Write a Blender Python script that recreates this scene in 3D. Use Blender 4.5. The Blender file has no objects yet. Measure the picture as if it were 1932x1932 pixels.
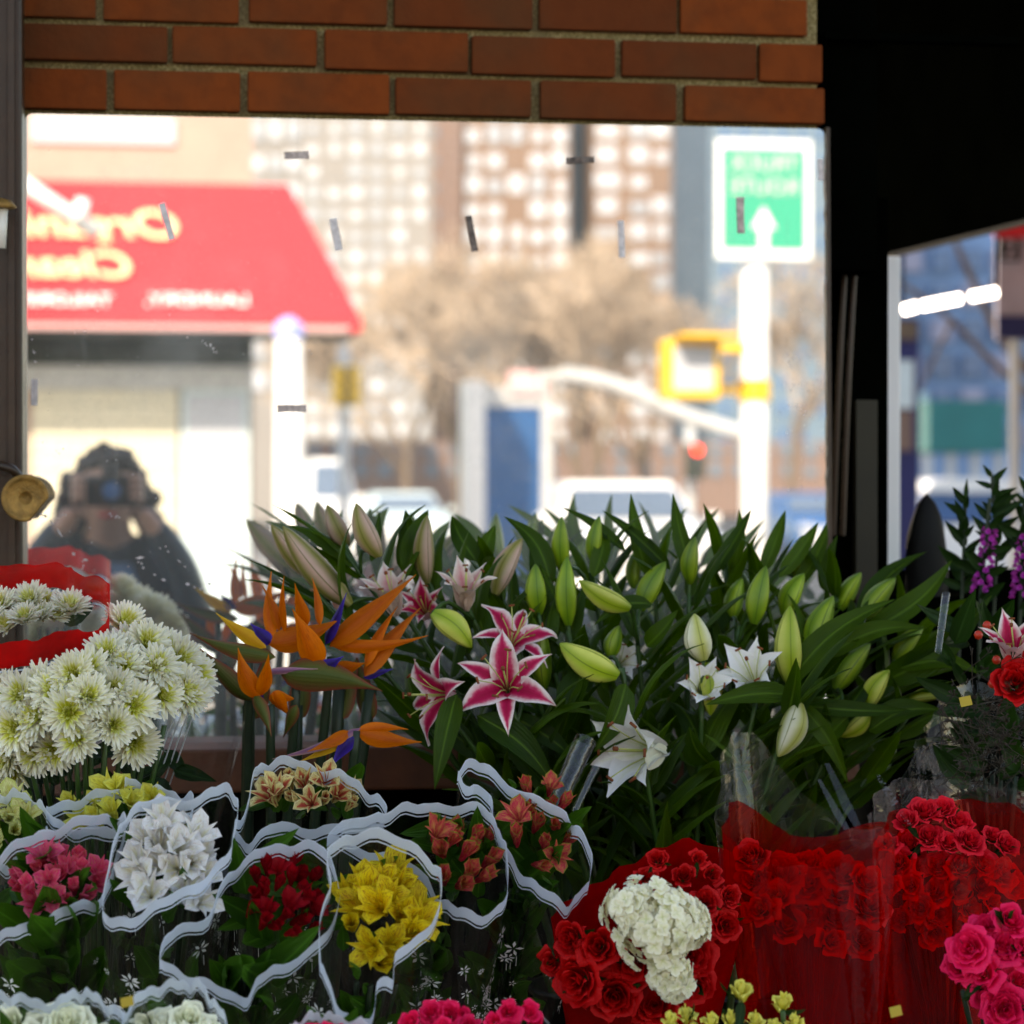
import bpy, math, random
from mathutils import Vector, Matrix, noise
R = math.radians
random.seed(11)
scene = bpy.context.scene
col = scene.collection

# ------------------------------------------------------------------ camera, sky, sun, exposure
D, EYE, FOVT = 3.5, 1.55, 0.40          # distance to the wall, lens height, tangent width of the frame
FOOT = (210.0, 925.0)                   # photo pixel (of 1932) where the wall's normal through the lens lands
YAW = math.atan((966 - FOOT[0]) / 1932 * FOVT)
PITCH = math.atan((966 - FOOT[1]) / 1932 * FOVT)
cam_d = bpy.data.cameras.new('camera'); cam = bpy.data.objects.new('camera', cam_d); col.objects.link(cam)
cam.location = (0, -D, EYE); cam.rotation_euler = (R(90) - PITCH, 0, -YAW)
cam_d.sensor_width = 36; cam_d.sensor_fit = 'HORIZONTAL'; cam_d.lens = 36 / FOVT
cam_d.clip_start = 0.01; cam_d.clip_end = 2000
cam_d.dof.use_dof = True; cam_d.dof.focus_distance = 2.86; cam_d.dof.aperture_fstop = 4.8
scene.camera = cam

SUN_EL, SUN_AZ = 36, -22
world = bpy.data.worlds.new('World'); scene.world = world; world.use_nodes = True
wn = world.node_tree.nodes; wn.clear()
sky = wn.new('ShaderNodeTexSky'); sky.sky_type = 'NISHITA'; sky.sun_disc = False
sky.sun_elevation = R(SUN_EL); sky.sun_rotation = R(SUN_AZ)
bg = wn.new('ShaderNodeBackground'); bg.inputs[1].default_value = 0.14
wo = wn.new('ShaderNodeOutputWorld')
world.node_tree.links.new(sky.outputs[0], bg.inputs[0]); world.node_tree.links.new(bg.outputs[0], wo.inputs[0])
sun_d = bpy.data.lights.new('sun', 'SUN'); sun_d.energy = 2.05; sun_d.angle = R(0.5); sun_d.color = (1, .96, .91)
sun = bpy.data.objects.new('sun', sun_d); col.objects.link(sun); sun.location = (0, 0, 30)
sdir = Vector((math.sin(R(SUN_AZ)) * math.cos(R(SUN_EL)), math.cos(R(SUN_AZ)) * math.cos(R(SUN_EL)), math.sin(R(SUN_EL))))
sun.rotation_euler = sdir.to_track_quat('Z', 'Y').to_euler()
scene.view_settings.view_transform = 'Standard'; scene.view_settings.look = 'None'
scene.view_settings.gamma = 1; scene.view_settings.use_curve_mapping = False
scene.view_settings.exposure = 1.92
scene.view_settings.use_white_balance = True; scene.view_settings.white_balance_temperature = 8700; scene.view_settings.white_balance_tint = 13
cy = scene.cycles
cy.use_denoising = True; cy.transparent_max_bounces = 24; cy.max_bounces = 8; cy.diffuse_bounces = 4
cy.glossy_bounces = 4; cy.transmission_bounces = 6; cy.sample_clamp_indirect = 4.0
cy.caustics_reflective = True; cy.blur_glossy = 0.5

# ------------------------------------------------------------------ helpers
ROT = cam.rotation_euler.to_matrix()
CP = Vector(cam.location)
RIGHT, UP, FWD = ROT @ Vector((1, 0, 0)), ROT @ Vector((0, 1, 0)), ROT @ Vector((0, 0, -1))
MIRY = -0.014

def ray(x, y):
    return ROT @ Vector(((x - 966) / 1932 * FOVT, -(y - 966) / 1932 * FOVT, -1))

def P(x, y, Y=0.0):                      # photo pixel -> point on the vertical plane at depth Y
    d = ray(x, y); return CP + d * ((Y + D) / d.y)

def PZ(x, y, z):                         # photo pixel -> point at height z
    d = ray(x, y); return CP + d * ((z - EYE) / d.z)

def PP(x, y, p, n):                      # photo pixel -> point on any plane
    d = ray(x, y); return CP + d * ((p - CP).dot(n) / d.dot(n))

def M(x, y, L):                          # photo pixel in the mirror -> the real point L metres in front of the mirror
    p = P(x, y, L + MIRY); return Vector((p.x, MIRY - L, p.z))

def px(n, p):                            # n photo pixels in metres at the distance of p
    return n * FOVT / 1932 * (p - CP).dot(FWD)

def cdir(r, u, t):                       # direction: right, up, towards the lens
    return (RIGHT * r + UP * u - FWD * t).normalized()

def basis(z, hint=Vector((0, -1, 0)), pos=None, s=1.0):
    z = Vector(z).normalized(); h = Vector(hint)
    y = h - z * h.dot(z)
    if y.length < 1e-4: y = Vector((1, 0, 0)) - z * z.x
    y.normalize(); x = y.cross(z)
    m = Matrix((x, y, z)).transposed().to_4x4()
    if s != 1.0: m = m @ Matrix.Diagonal((s, s, s, 1))
    if pos is not None: m.translation = pos
    return m

W = {}
def place(o, world=None, parent=None):
    world = world.copy() if world is not None else Matrix.Identity(4)
    W[o] = world
    if o.name not in col.objects: col.objects.link(o)
    if parent is not None:
        o.parent = parent; o.matrix_basis = W[parent].inverted() @ world
    else:
        o.matrix_basis = world
    return o

def tag(o, label=None, cat=None, group=None, kind=None):
    if label: o['label'] = label
    if cat: o['category'] = cat
    if group: o['group'] = group
    if kind: o['kind'] = kind
    return o

def thing(name, label, cat, loc=(0, 0, 0), group=None):
    o = bpy.data.objects.new(name, None); o.empty_display_size = .05
    place(o, Matrix.Translation(Vector(loc)))
    return tag(o, label, cat, group)

class MB:
    def __init__(s): s.v, s.f, s.uv, s.mi = [], [], [], []
    def add(s, vs, fs, uvs=None, mi=0):
        b = len(s.v); s.v += [tuple(v) for v in vs]
        for k, f in enumerate(fs):
            s.f.append([b + i for i in f]); s.mi.append(mi)
            s.uv += [uvs[i] for i in f] if uvs else [(0, 0)] * len(f)
    def grid(s, pts, uvs=None, mi=0, wrap=False):     # pts[row][col]
        n, m = len(pts), len(pts[0]); vs = [p for r in pts for p in r]
        if uvs is None: uvs = [(c / (m - 1), r / (n - 1)) for r in range(n) for c in range(m)]
        else: uvs = [u for r in uvs for u in r]
        fs = [(r * m + c, r * m + (c + 1) % m, (r + 1) * m + (c + 1) % m, (r + 1) * m + c)
              for r in range(n - 1) for c in range(m if wrap else m - 1)]
        s.add(vs, fs, uvs, mi)
    def box(s, a, b, mi=0, bev=0.0):
        x0, y0, z0 = a; x1, y1, z1 = b
        if bev <= 0:
            vs = [(x0, y0, z0), (x1, y0, z0), (x1, y1, z0), (x0, y1, z0), (x0, y0, z1), (x1, y0, z1), (x1, y1, z1), (x0, y1, z1)]
            s.add(vs, [(0, 3, 2, 1), (4, 5, 6, 7), (0, 1, 5, 4), (1, 2, 6, 5), (2, 3, 7, 6), (3, 0, 4, 7)], None, mi)
        else:
            import bmesh
            bm = bmesh.new(); bmesh.ops.create_cube(bm, size=1)
            bmesh.ops.scale(bm, vec=(x1 - x0, y1 - y0, z1 - z0), verts=bm.verts)
            bmesh.ops.translate(bm, vec=((x0 + x1) / 2, (y0 + y1) / 2, (z0 + z1) / 2), verts=bm.verts)
            bmesh.ops.bevel(bm, geom=bm.edges[:], offset=bev, segments=2, affect='EDGES', profile=.6)
            bm.verts.index_update()
            s.add([v.co[:] for v in bm.verts], [[v.index for v in f.verts] for f in bm.faces], None, mi); bm.free()
    def obox(s, c, ax, ay, az, mi=0):                  # oriented box: centre and three half vectors
        c, ax, ay, az = Vector(c), Vector(ax), Vector(ay), Vector(az)
        vs = [c + ax * i + ay * j + az * k for k in (-1, 1) for j in (-1, 1) for i in (-1, 1)]
        s.add(vs, [(0, 2, 3, 1), (4, 5, 7, 6), (0, 1, 5, 4), (1, 3, 7, 5), (3, 2, 6, 7), (2, 0, 4, 6)], None, mi)
    def tube(s, path, rad, n=8, mi=0, cap=True):
        path = [Vector(p) for p in path]
        rads = rad if isinstance(rad, (list, tuple)) else [rad] * len(path)
        rows = []; h = Vector((0.13, -.9, .2))
        for i, p in enumerate(path):
            t = (path[min(i + 1, len(path) - 1)] - path[max(i - 1, 0)]).normalized()
            y = h - t * h.dot(t)
            if y.length < 1e-3: y = Vector((1, 0, 0)) - t * t.x
            y.normalize(); x = t.cross(y); h = y
            rows.append([p + (x * math.cos(a) + y * math.sin(a)) * rads[i] for a in [2 * math.pi * k / n for k in range(n)]])
        uv = [[(k / n, i / max(1, len(path) - 1)) for k in range(n)] for i in range(len(path))]
        b = len(s.v); s.grid(rows, uv, mi, wrap=True)
        if cap:
            s.f += [[b + k for k in range(n)][::-1], [b + (len(path) - 1) * n + k for k in range(n)]]
            s.mi += [mi, mi]; s.uv += [(0, 0)] * (2 * n)
    def lathe(s, prof, n=24, o=(0, 0, 0), mi=0, m=None):
        o = Vector(o); rows = []
        for r, z in prof:
            row = [Vector((r * math.cos(2 * math.pi * k / n), r * math.sin(2 * math.pi * k / n), z)) for k in range(n)]
            rows.append([(m @ p if m else p + o) for p in row])
        s.grid(rows, [[(k / n, i / max(1, len(prof) - 1)) for k in range(n)] for i in range(len(prof))], mi, wrap=True)
    def mesh(s, name, mats, smooth=True):
        me = bpy.data.meshes.new(name); me.from_pydata(s.v, [], s.f)
        uvl = me.uv_layers.new(name='UVMap')
        flat = [c for u in s.uv for c in u]
        uvl.data.foreach_set('uv', flat)
        for m in (mats if isinstance(mats, (list, tuple)) else [mats]): me.materials.append(m)
        me.polygons.foreach_set('material_index', s.mi)
        me.polygons.foreach_set('use_smooth', [smooth] * len(s.f))
        me.update(); return me
    def build(s, name, mats, parent=None, world=None, smooth=False):
        o = bpy.data.objects.new(name, s.mesh(name, mats, smooth))
        if parent is not None and world is None: world = Matrix.Identity(4)
        if parent is not None:
            # mesh is written in world coordinates: keep it so
            return place(o, world, parent)
        return place(o, world)

def inst(name, me, parent, world):
    return place(bpy.data.objects.new(name, me), world, parent)

def spline(pts, n, closed=False):
    pts = [Vector(p) for p in pts]; m = len(pts); out = []
    segs = m if closed else m - 1
    for k in range(n):
        t = k / (n if closed else n - 1) * segs; i = min(int(t), segs - 1); f = t - i
        g = (lambda j: pts[j % m]) if closed else (lambda j: pts[max(0, min(m - 1, j))])
        p0, p1, p2, p3 = g(i - 1), g(i), g(i + 1), g(i + 2)
        out.append(.5 * ((2 * p1) + (p2 - p0) * f + (2 * p0 - 5 * p1 + 4 * p2 - p3) * f * f + (3 * p1 - p0 - 3 * p2 + p3) * f ** 3))
    return out

# ------------------------------------------------------------------ materials
class NT:
    def __init__(s, name):
        s.m = bpy.data.materials.new(name); s.m.use_nodes = True; s.t = s.m.node_tree; s.t.nodes.clear()
        s.out = s.n('ShaderNodeOutputMaterial')
    def n(s, typ, ins=None, **kw):
        nd = s.t.nodes.new(typ)
        for k, v in kw.items(): setattr(nd, k, v)
        for k, v in (ins or {}).items(): s.set(nd.inputs[k], v)
        return nd
    def set(s, sock, v):
        if hasattr(v, 'bl_idname') and hasattr(v, 'outputs'): v = v.outputs[0]
        if isinstance(v, bpy.types.NodeSocket): s.t.links.new(v, sock)
        elif isinstance(v, tuple) and sock.type == 'RGBA' and len(v) == 3: sock.default_value = (*v, 1)
        else: sock.default_value = v
    def math(s, op, a, b=0.0, c=0.0):
        return s.n('ShaderNodeMath', {0: a, 1: b, 2: c}, operation=op).outputs[0]
    def ramp(s, fac, stops, interp='LINEAR'):
        r = s.n('ShaderNodeValToRGB', {0: fac}); cr = r.color_ramp; cr.interpolation = interp
        while len(cr.elements) < len(stops): cr.elements.new(.5)
        for e, (p, c) in zip(cr.elements, stops): e.position = p; e.color = (*c, 1) if len(c) == 3 else c
        return r.outputs[0]
    def mix(s, f, a, b, typ='MIX'):
        m = s.n('ShaderNodeMix', data_type='RGBA', blend_type=typ)
        s.set(m.inputs[0], f); s.set(m.inputs[6], a); s.set(m.inputs[7], b); return m.outputs[2]
    def noise(s, scale, detail=3, vec=None, rough=.55):
        ins = {'Scale': scale, 'Detail': detail, 'Roughness': rough}
        if vec is not None: ins['Vector'] = vec
        return s.n('ShaderNodeTexNoise', ins).outputs[0]
    def obj(s): return s.n('ShaderNodeTexCoord').outputs['Object']
    def gen(s): return s.n('ShaderNodeTexCoord').outputs['Generated']
    def pos(s): return s.n('ShaderNodeNewGeometry').outputs['Position']
    def uv(s):
        x = s.n('ShaderNodeSeparateXYZ', {0: s.n('ShaderNodeUVMap', uv_map='UVMap')}); return x.outputs[0], x.outputs[1]
    def back(s): return s.n('ShaderNodeNewGeometry').outputs['Backfacing']
    def rnd(s): return s.n('ShaderNodeObjectInfo').outputs['Random']
    def bump(s, h, st=.3, dist=.01): return s.n('ShaderNodeBump', {'Height': h, 'Strength': st, 'Distance': dist}).outputs[0]
    def pr(s, col, rough=.5, spec=.5, metal=0.0, normal=None, **kw):
        ins = {'Base Color': col, 'Roughness': rough, 'Specular IOR Level': spec, 'Metallic': metal}
        if normal is not None: ins['Normal'] = normal
        ins.update(kw); return s.n('ShaderNodeBsdfPrincipled', ins)
    def done(s, sh):
        s.set(s.out.inputs[0], sh); return s.m

def paint(name, c, rough=.5, var=.18, scale=9, metal=0.0, spec=.4, bump=.0):
    t = NT(name); nz = t.noise(scale, 5, t.pos())
    k = t.n('ShaderNodeMapRange', {0: nz, 1: .3, 2: .7, 3: 1 - var, 4: 1 + var}).outputs[0]
    cc = t.n('ShaderNodeHueSaturation', {'Value': k, 'Color': c})
    nm = t.bump(t.noise(scale * 6, 3, t.pos()), bump, .003) if bump else None
    return t.done(t.pr(cc, rough, spec, metal, nm))

def emit(name, c, s):
    t = NT(name); return t.done(t.n('ShaderNodeEmission', {0: c, 1: s}))

def leafy(name, c1, c2, trans=.28, tc=None, rough=.36, veins=9, spec=.45):
    t = NT(name); u, v = t.uv()
    w = t.math('SINE', t.math('MULTIPLY', u, veins * 2 * math.pi))
    c = t.mix(t.rnd(), c1, c2)
    c = t.mix(t.math('MULTIPLY', t.noise(30, 3, t.pos()), .55), c, tuple(x * .45 for x in c1))
    e = t.math('ABSOLUTE', t.math('SUBTRACT', u, .5))
    rib = t.n('ShaderNodeMapRange', {0: e, 1: .0, 2: .06, 3: .5, 4: 0.0}).outputs[0]
    c = t.mix(rib, c, tuple(min(1, x * 2.2 + .01) for x in c2))
    h = t.math('ADD', t.math('MULTIPLY', w, .5), t.math('MULTIPLY', rib, -2))
    p = t.pr(c, rough, spec, 0, t.bump(h, .35, .0012))
    tr = t.n('ShaderNodeBsdfTranslucent', {0: tc or tuple(min(1, x * 2.5) for x in c2)})
    return t.done(t.n('ShaderNodeMixShader', {0: trans, 1: p, 2: tr}))

def petalmat(name, stops, back=None, edge=.75, tipk=1.3, tip0=.62, streak=None, trans=.3, rough=.5, var=.12):
    """stops: colour from the centre line to the edge and tip; streak: (colour, amount)"""
    t = NT(name); u, v = t.uv()
    e = t.math('MULTIPLY', t.math('ABSOLUTE', t.math('SUBTRACT', t.math('MULTIPLY', u, 2), 1)), edge)
    k = t.math('ADD', e, t.math('MULTIPLY', t.math('MAXIMUM', t.math('SUBTRACT', v, tip0), 0), tipk))
    k = t.math('ADD', k, t.math('MULTIPLY', t.math('SUBTRACT', t.noise(160, 4, t.pos()), .5), .34))
    c = t.ramp(k, stops)
    if streak:
        lines = t.noise(7, 2, t.n('ShaderNodeCombineXYZ', {0: t.math('MULTIPLY', u, 5), 1: t.math('MULTIPLY', v, 1.1), 2: t.math('MULTIPLY', t.rnd(), 20)}).outputs[0])
        band = t.math('MULTIPLY', t.n('ShaderNodeMapRange', {0: lines, 1: .52, 2: .60, 3: 0.0, 4: 1.0}).outputs[0],
                      t.n('ShaderNodeMapRange', {0: v, 1: .25, 2: .5, 3: 0.0, 4: streak[1]}).outputs[0])
        c = t.mix(band, c, streak[0])
    if back: c = t.mix(t.back(), c, back)
    vk = t.n('ShaderNodeMapRange', {0: t.rnd(), 3: 1 - var, 4: 1 + var}).outputs[0]
    c = t.n('ShaderNodeHueSaturation', {'Value': vk, 'Color': c}).outputs[0]
    ridg = t.math('SINE', t.math('MULTIPLY', u, 60))
    p = t.pr(c, rough, .14, 0, t.bump(ridg, .18, .0006))
    tr = t.n('ShaderNodeBsdfTranslucent', {0: c})
    return t.done(t.n('ShaderNodeMixShader', {0: trans, 1: p, 2: tr}))

def film(name, tint, gloss=.16, haze=0.0, hazec=(.8, .8, .8), rough=.08):
    t = NT(name)
    tr = t.n('ShaderNodeBsdfTransparent', {0: tint})
    cr = t.noise(14, 4, t.pos(), .65)
    nm = t.bump(cr, .55, .006)
    gl = t.n('ShaderNodeBsdfGlossy', {0: (1, 1, 1), 'Roughness': rough, 'Normal': nm})
    lw = t.n('ShaderNodeLayerWeight', {0: .35, 'Normal': nm}).outputs[1]
    fac = t.math('MULTIPLY', lw, gloss * 2.2); fac = t.math('ADD', fac, gloss * .18)
    sh = t.n('ShaderNodeMixShader', {0: fac, 1: tr, 2: gl})
    if haze:
        df = t.n('ShaderNodeBsdfDiffuse', {0: hazec}); tl = t.n('ShaderNodeBsdfTranslucent', {0: hazec})
        d2 = t.n('ShaderNodeMixShader', {0: .5, 1: df, 2: tl})
        hz = t.math('MULTIPLY', t.n('ShaderNodeMapRange', {0: cr, 1: .3, 2: .7, 3: .5, 4: 1.4}).outputs[0], haze)
        sh = t.n('ShaderNodeMixShader', {0: hz, 1: sh, 2: d2})
    return t.done(sh)

MT = {}
def brickmat(name, c1, c2):
    t = NT(name); nz = t.noise(34, 6, t.pos()); n2 = t.noise(140, 3, t.pos()); n3 = t.noise(5, 3, t.pos())
    c = t.mix(t.rnd(), c1, c2)
    c = t.mix(t.n('ShaderNodeMapRange', {0: nz, 1: .42, 2: .75, 3: 0.0, 4: .55}).outputs[0], c, tuple(x * .42 for x in c1))
    c = t.mix(t.n('ShaderNodeMapRange', {0: n3, 1: .46, 2: .72, 3: 0.0, 4: .6}).outputs[0], c, (.06, .032, .012))
    return t.done(t.pr(c, .85, .2, 0, t.bump(t.math('ADD', t.math('MULTIPLY', n2, .6), nz), .5, .003)))
MT['brick'] = brickmat('brick_clay', (.20, .038, .0042), (.105, .022, .0035))
def mortarmat():
    t = NT('mortar'); a = t.noise(260, 4, t.pos()); b = t.noise(24, 4, t.pos())
    c = t.ramp(a, [(.3, (.10, .075, .025)), (.5, (.24, .18, .078)), (.7, (.42, .34, .18))])
    c = t.mix(t.n('ShaderNodeMapRange', {0: b, 1: .45, 2: .7, 3: 0.0, 4: .7}).outputs[0], c, (.16, .12, .06))
    return t.done(t.pr(c, .95, .1, 0, t.bump(a, .8, .004)))
MT['mortar'] = mortarmat()
MT['render_wall'] = paint('wall_core', (.2, .07, .03), .9, .2)
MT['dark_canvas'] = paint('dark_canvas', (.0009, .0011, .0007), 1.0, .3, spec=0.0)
MT['black_metal'] = paint('black_metal', (.004, .0036, .003), .6, .3, 20, spec=.15)
MT['brown_post'] = paint('brown_post', (.030, .014, .005), .42, .3, 22, bump=.2)
MT['rust'] = paint('rusty_metal', (.28, .15, .035), .55, .55, 60, metal=.35, bump=.5)
MT['wood'] = paint('wood_ledge', (.09, .026, .008), .6, .25, 18, bump=.3)
MT['tape'] = paint('old_tape', (.45, .36, .33), .7, .35, 120)
MT['tape_dark'] = paint('old_tape_dark', (.13, .10, .085), .8, .6, 150)
MT['tape_pale'] = paint('old_tape_pale', (.62, .56, .55), .7, .25, 120)
MT['plastic_white'] = paint('white_plastic', (.7, .66, .58), .4, .1)
def mirrormat():
    t = NT('mirror_glass'); p = t.pos()
    gl = t.n('ShaderNodeBsdfGlossy', {0: (.93, .95, .94), 'Roughness': 0.0})
    sp = t.n('ShaderNodeMapRange', {0: t.noise(420, 2, p), 1: .70, 2: .78, 3: 0.0, 4: .55}).outputs[0]
    sm = t.n('ShaderNodeMapRange', {0: t.noise(5, 6, p, .7), 1: .5, 2: .8, 3: 0.0, 4: .18}).outputs[0]
    st = t.n('ShaderNodeMapRange', {0: t.noise(2.2, 3, t.n('ShaderNodeVectorMath', {0: p, 1: (30, 1, 2.5)}, operation='MULTIPLY').outputs[0]), 1: .62, 2: .8, 3: 0.0, 4: .09}).outputs[0]
    f = t.math('ADD', t.math('ADD', sp, sm), t.math('ADD', st, .10))
    d = t.n('ShaderNodeBsdfDiffuse', {0: (.75, .74, .70)})
    return t.done(t.n('ShaderNodeMixShader', {0: f, 1: gl, 2: d}))
MT['mirror'] = mirrormat()

# vegetation
MT['lily_leaf'] = leafy('lily_leaf', (.008, .028, .0015), (.050, .105, .004), .24, (.11, .25, .004), rough=.42, spec=.12)
MT['soft_leaf'] = leafy('soft_leaf', (.014, .060, .006), (.04, .135, .010), .25, (.08, .26, .012), rough=.46, veins=5, spec=.2)
MT['dark_leaf'] = leafy('dark_leaf', (.004, .018, .003), (.014, .045, .006), .2, (.03, .11, .008), rough=.5, veins=4, spec=.15)
MT['stem'] = paint('green_stem', (.022, .062, .008), .45, .3, 30)
MT['stem_dark'] = paint('dark_stem', (.007, .02, .005), .5, .3, 30)
def budmat(name, rib, mid, tip):
    t = NT(name); u, v = t.uv()
    w = t.math('COSINE', t.math('MULTIPLY', u, 6 * math.pi))
    w = t.n('ShaderNodeMapRange', {0: w, 1: -1.0, 2: .9, 3: 0.0, 4: 1.0}).outputs[0]
    c = t.mix(w, rib, mid)
    endf = t.math('ABSOLUTE', t.math('SUBTRACT', t.math('MULTIPLY', v, 2), 1))
    c = t.mix(t.n('ShaderNodeMapRange', {0: endf, 1: .55, 2: 1.0, 3: 0.0, 4: .9}).outputs[0], c, tip)
    thin = t.n('ShaderNodeMapRange', {0: t.math('COSINE', t.math('MULTIPLY', u, 12 * math.pi)), 1: .93, 2: 1.0, 3: 0.0, 4: .85}).outputs[0]
    c = t.mix(thin, c, tuple(x * .4 for x in tip))
    vk = t.n('ShaderNodeMapRange', {0: t.rnd(), 3: .75, 4: 1.2}).outputs[0]
    c = t.n('ShaderNodeHueSaturation', {'Value': vk, 'Color': c}).outputs[0]
    c = t.mix(t.math('MULTIPLY', t.noise(80, 3, t.pos()), .35), c, tip)
    p = t.pr(c, .42, .4)
    return t.done(t.n('ShaderNodeMixShader', {0: .2, 1: p, 2: t.n('ShaderNodeBsdfTranslucent', {0: c})}))
MT['bud_green'] = budmat('bud_green', (.13, .25, .008), (.30, .41, .02), (.07, .16, .006))
MT['bud_pale'] = budmat('bud_pale', (.30, .40, .012), (.66, .66, .14), (.19, .30, .012))
MT['bud_pink'] = budmat('bud_pink', (.26, .24, .05), (.58, .36, .30), (.20, .20, .03))
MT['bud_white'] = budmat('bud_white', (.45, .46, .10), (.74, .72, .56), (.36, .38, .08))
MT['stargazer'] = petalmat('stargazer', [(0, (.40, .008, .05)), (.26, (.50, .010, .07)), (.42, (.62, .07, .15)), (.58, (.78, .45, .46)), (.74, (.84, .72, .68))],
                           back=(.72, .46, .46), edge=.8)
MT['pale_lily'] = petalmat('pale_lily', [(0, (.62, .22, .24)), (.3, (.68, .42, .38)), (.6, (.74, .6, .53)), (.9, (.8, .72, .66))], back=(.62, .45, .36), edge=.7)
MT['white_lily'] = petalmat('white_lily', [(0, (.66, .70, .42)), (.18, (.78, .78, .66)), (.4, (.84, .83, .8)), (1, (.86, .85, .84))], back=(.76, .76, .60), edge=.9, tip0=.2, tipk=.4)
MT['anther'] = paint('anther', (.20, .05, .012), .8, .2)
MT['filament'] = paint('filament', (.42, .45, .12), .5, .1)
MT['strel_orange'] = petalmat('strelitzia_orange', [(0, (.50, .085, .002)), (.5, (.58, .125, .003)), (1, (.56, .17, .005))], edge=.6, trans=.22, rough=.48, streak=((.30, .04, .002), .6), var=.25)
MT['strel_gold'] = petalmat('strelitzia_gold', [(0, (.55, .24, .01)), (.5, (.68, .36, .02)), (1, (.6, .4, .05))], edge=.6, trans=.22)
MT['strel_blue'] = petalmat('strelitzia_blue', [(0, (.015, .006, .08)), (.6, (.04, .02, .24)), (1, (.10, .08, .42))], edge=.6, trans=.12, rough=.35)
MT['spathe'] = petalmat('strelitzia_spathe', [(0, (.05, .07, .012)), (.4, (.085, .085, .018)), (.7, (.12, .06, .02)), (.95, (.20, .03, .02))], edge=.9, tip0=.7, trans=.1, rough=.45)
MT['spathe_purple'] = petalmat('spathe_purple', [(0, (.16, .07, .13)), (.5, (.28, .12, .2)), (1, (.4, .24, .2))], edge=.9, trans=.1, rough=.45)
MT['mum'] = petalmat('mum_petal', [(0, (.80, .78, .46)), (.5, (.86, .84, .66)), (1, (.88, .87, .80))], edge=.7, trans=.32, rough=.55)
MT['mum_in'] = petalmat('mum_inner', [(0, (.40, .44, .02)), (.5, (.60, .60, .07)), (1, (.80, .79, .42))], edge=.3, tip0=.3, tipk=1.2, trans=.3)
MT['mum_eye'] = paint('mum_eye', (.42, .46, .03), .8, .3, 200)
MT['als_white'] = petalmat('alstro_white', [(0, (.80, .78, .52)), (.2, (.84, .82, .70)), (.5, (.85, .85, .83)), (1, (.86, .84, .84))], streak=((.55, .30, .12), .35))
MT['als_yellow'] = petalmat('alstro_yellow', [(0, (.66, .40, .012)), (.5, (.74, .56, .02)), (1, (.72, .58, .03))], streak=((.30, .06, .01), .85))
MT['als_lemon'] = petalmat('alstro_lemon', [(0, (.62, .55, .04)), (.5, (.72, .68, .10)), (1, (.66, .68, .16))], streak=((.3, .2, .03), .5))
MT['als_pink'] = petalmat('alstro_pink', [(0, (.82, .10, .24)), (.45, (.80, .03, .16)), (1, (.84, .14, .28))], streak=((.62, .45, .05), .4))
MT['als_red'] = petalmat('alstro_red', [(0, (.42, .006, .012)), (.5, (.40, .003, .010)), (1, (.26, .002, .010))], streak=((.16, .004, .01), .5))
MT['als_peach'] = petalmat('alstro_peach', [(0, (.70, .26, .10)), (.25, (.62, .05, .07)), (.55, (.54, .012, .06)), (.8, (.50, .07, .06)), (1, (.20, .24, .02))], streak=((.55, .42, .06), .5))
MT['als_cream'] = petalmat('alstro_cream', [(0, (.40, .03, .03)), (.3, (.55, .14, .06)), (.45, (.72, .60, .22)), (1, (.76, .70, .36))], streak=((.3, .03, .03), .7))
MT['als_green'] = petalmat('alstro_green', [(0, (.5, .5, .08)), (.5, (.68, .70, .3)), (1, (.55, .62, .16))], streak=((.3, .05, .03), .5))
def rosemat(name, inner, outer, trans=.22):
    return petalmat(name, [(0, inner), (.5, outer), (1, tuple(min(1, x * 1.25 + .01) for x in outer))], edge=.25, tip0=.25, tipk=.9, trans=trans, rough=.55)
MT['rose_red'] = rosemat('rose_red', (.17, .001, .0015), (.50, .002, .003))
MT['rose_hot'] = rosemat('rose_hot', (.66, .004, .035), (.86, .012, .095))
MT['rose_coral'] = rosemat('rose_coral', (.40, .002, .008), (.66, .008, .022))
MT['rose_yellow'] = rosemat('rose_yellow', (.60, .52, .03), (.76, .70, .14))
MT['rose_cream'] = rosemat('rose_cream', (.62, .66, .34), (.80, .80, .62))
MT['hydrangea'] = petalmat('hydrangea', [(0, (.60, .62, .30)), (.4, (.78, .75, .52)), (1, (.86, .83, .68))], edge=.6, tip0=.1, tipk=.7)
MT['purple'] = petalmat('stock_purple', [(0, (.42, .02, .34)), (1, (.62, .09, .5))], trans=.25)
MT['statice'] = paint('dry_filler', (.03, .022, .014), .9, .4, 90)
MT['berry'] = paint('red_berry', (.5, .03, .01), .35, .2)
# films
MT['clear_film'] = film('clear_film', (.97, .98, .98), .09, .004)
MT['clear_wrap'] = film('clear_wrap', (.965, .965, .97), .085, .016, (.6, .56, .62), .05)
MT['red_film'] = film('red_film', (.96, .16, .13), .05, .17, (.66, .002, .003), .12)
MT['red_paper'] = film('red_paper', (.6, .01, .01), .06, .72, (.46, .002, .003), .22)
MT['red_band'] = film('red_band', (.9, .03, .03), .08, .72, (.80, .012, .012), .3)
def bandmat():
    t = NT('white_band'); c = t.mix(t.noise(60, 3, t.pos()), (.74, .82, .93), (.66, .75, .89))
    p = t.pr(c, .35, .5); tr = t.n('ShaderNodeBsdfTranslucent', {0: (.7, .74, .82)})
    return t.done(t.n('ShaderNodeMixShader', {0: .22, 1: p, 2: tr}))
MT['white_band'] = bandmat()
MT['black_bucket'] = paint('black_bucket', (.008, .008, .009), .35, .2)
MT['yellow_tag'] = paint('yellow_tag', (.36, .24, .015), .6, .1)
MT['bench_wood'] = paint('bench_wood', (.12, .07, .035), .7, .3, 14)
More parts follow.
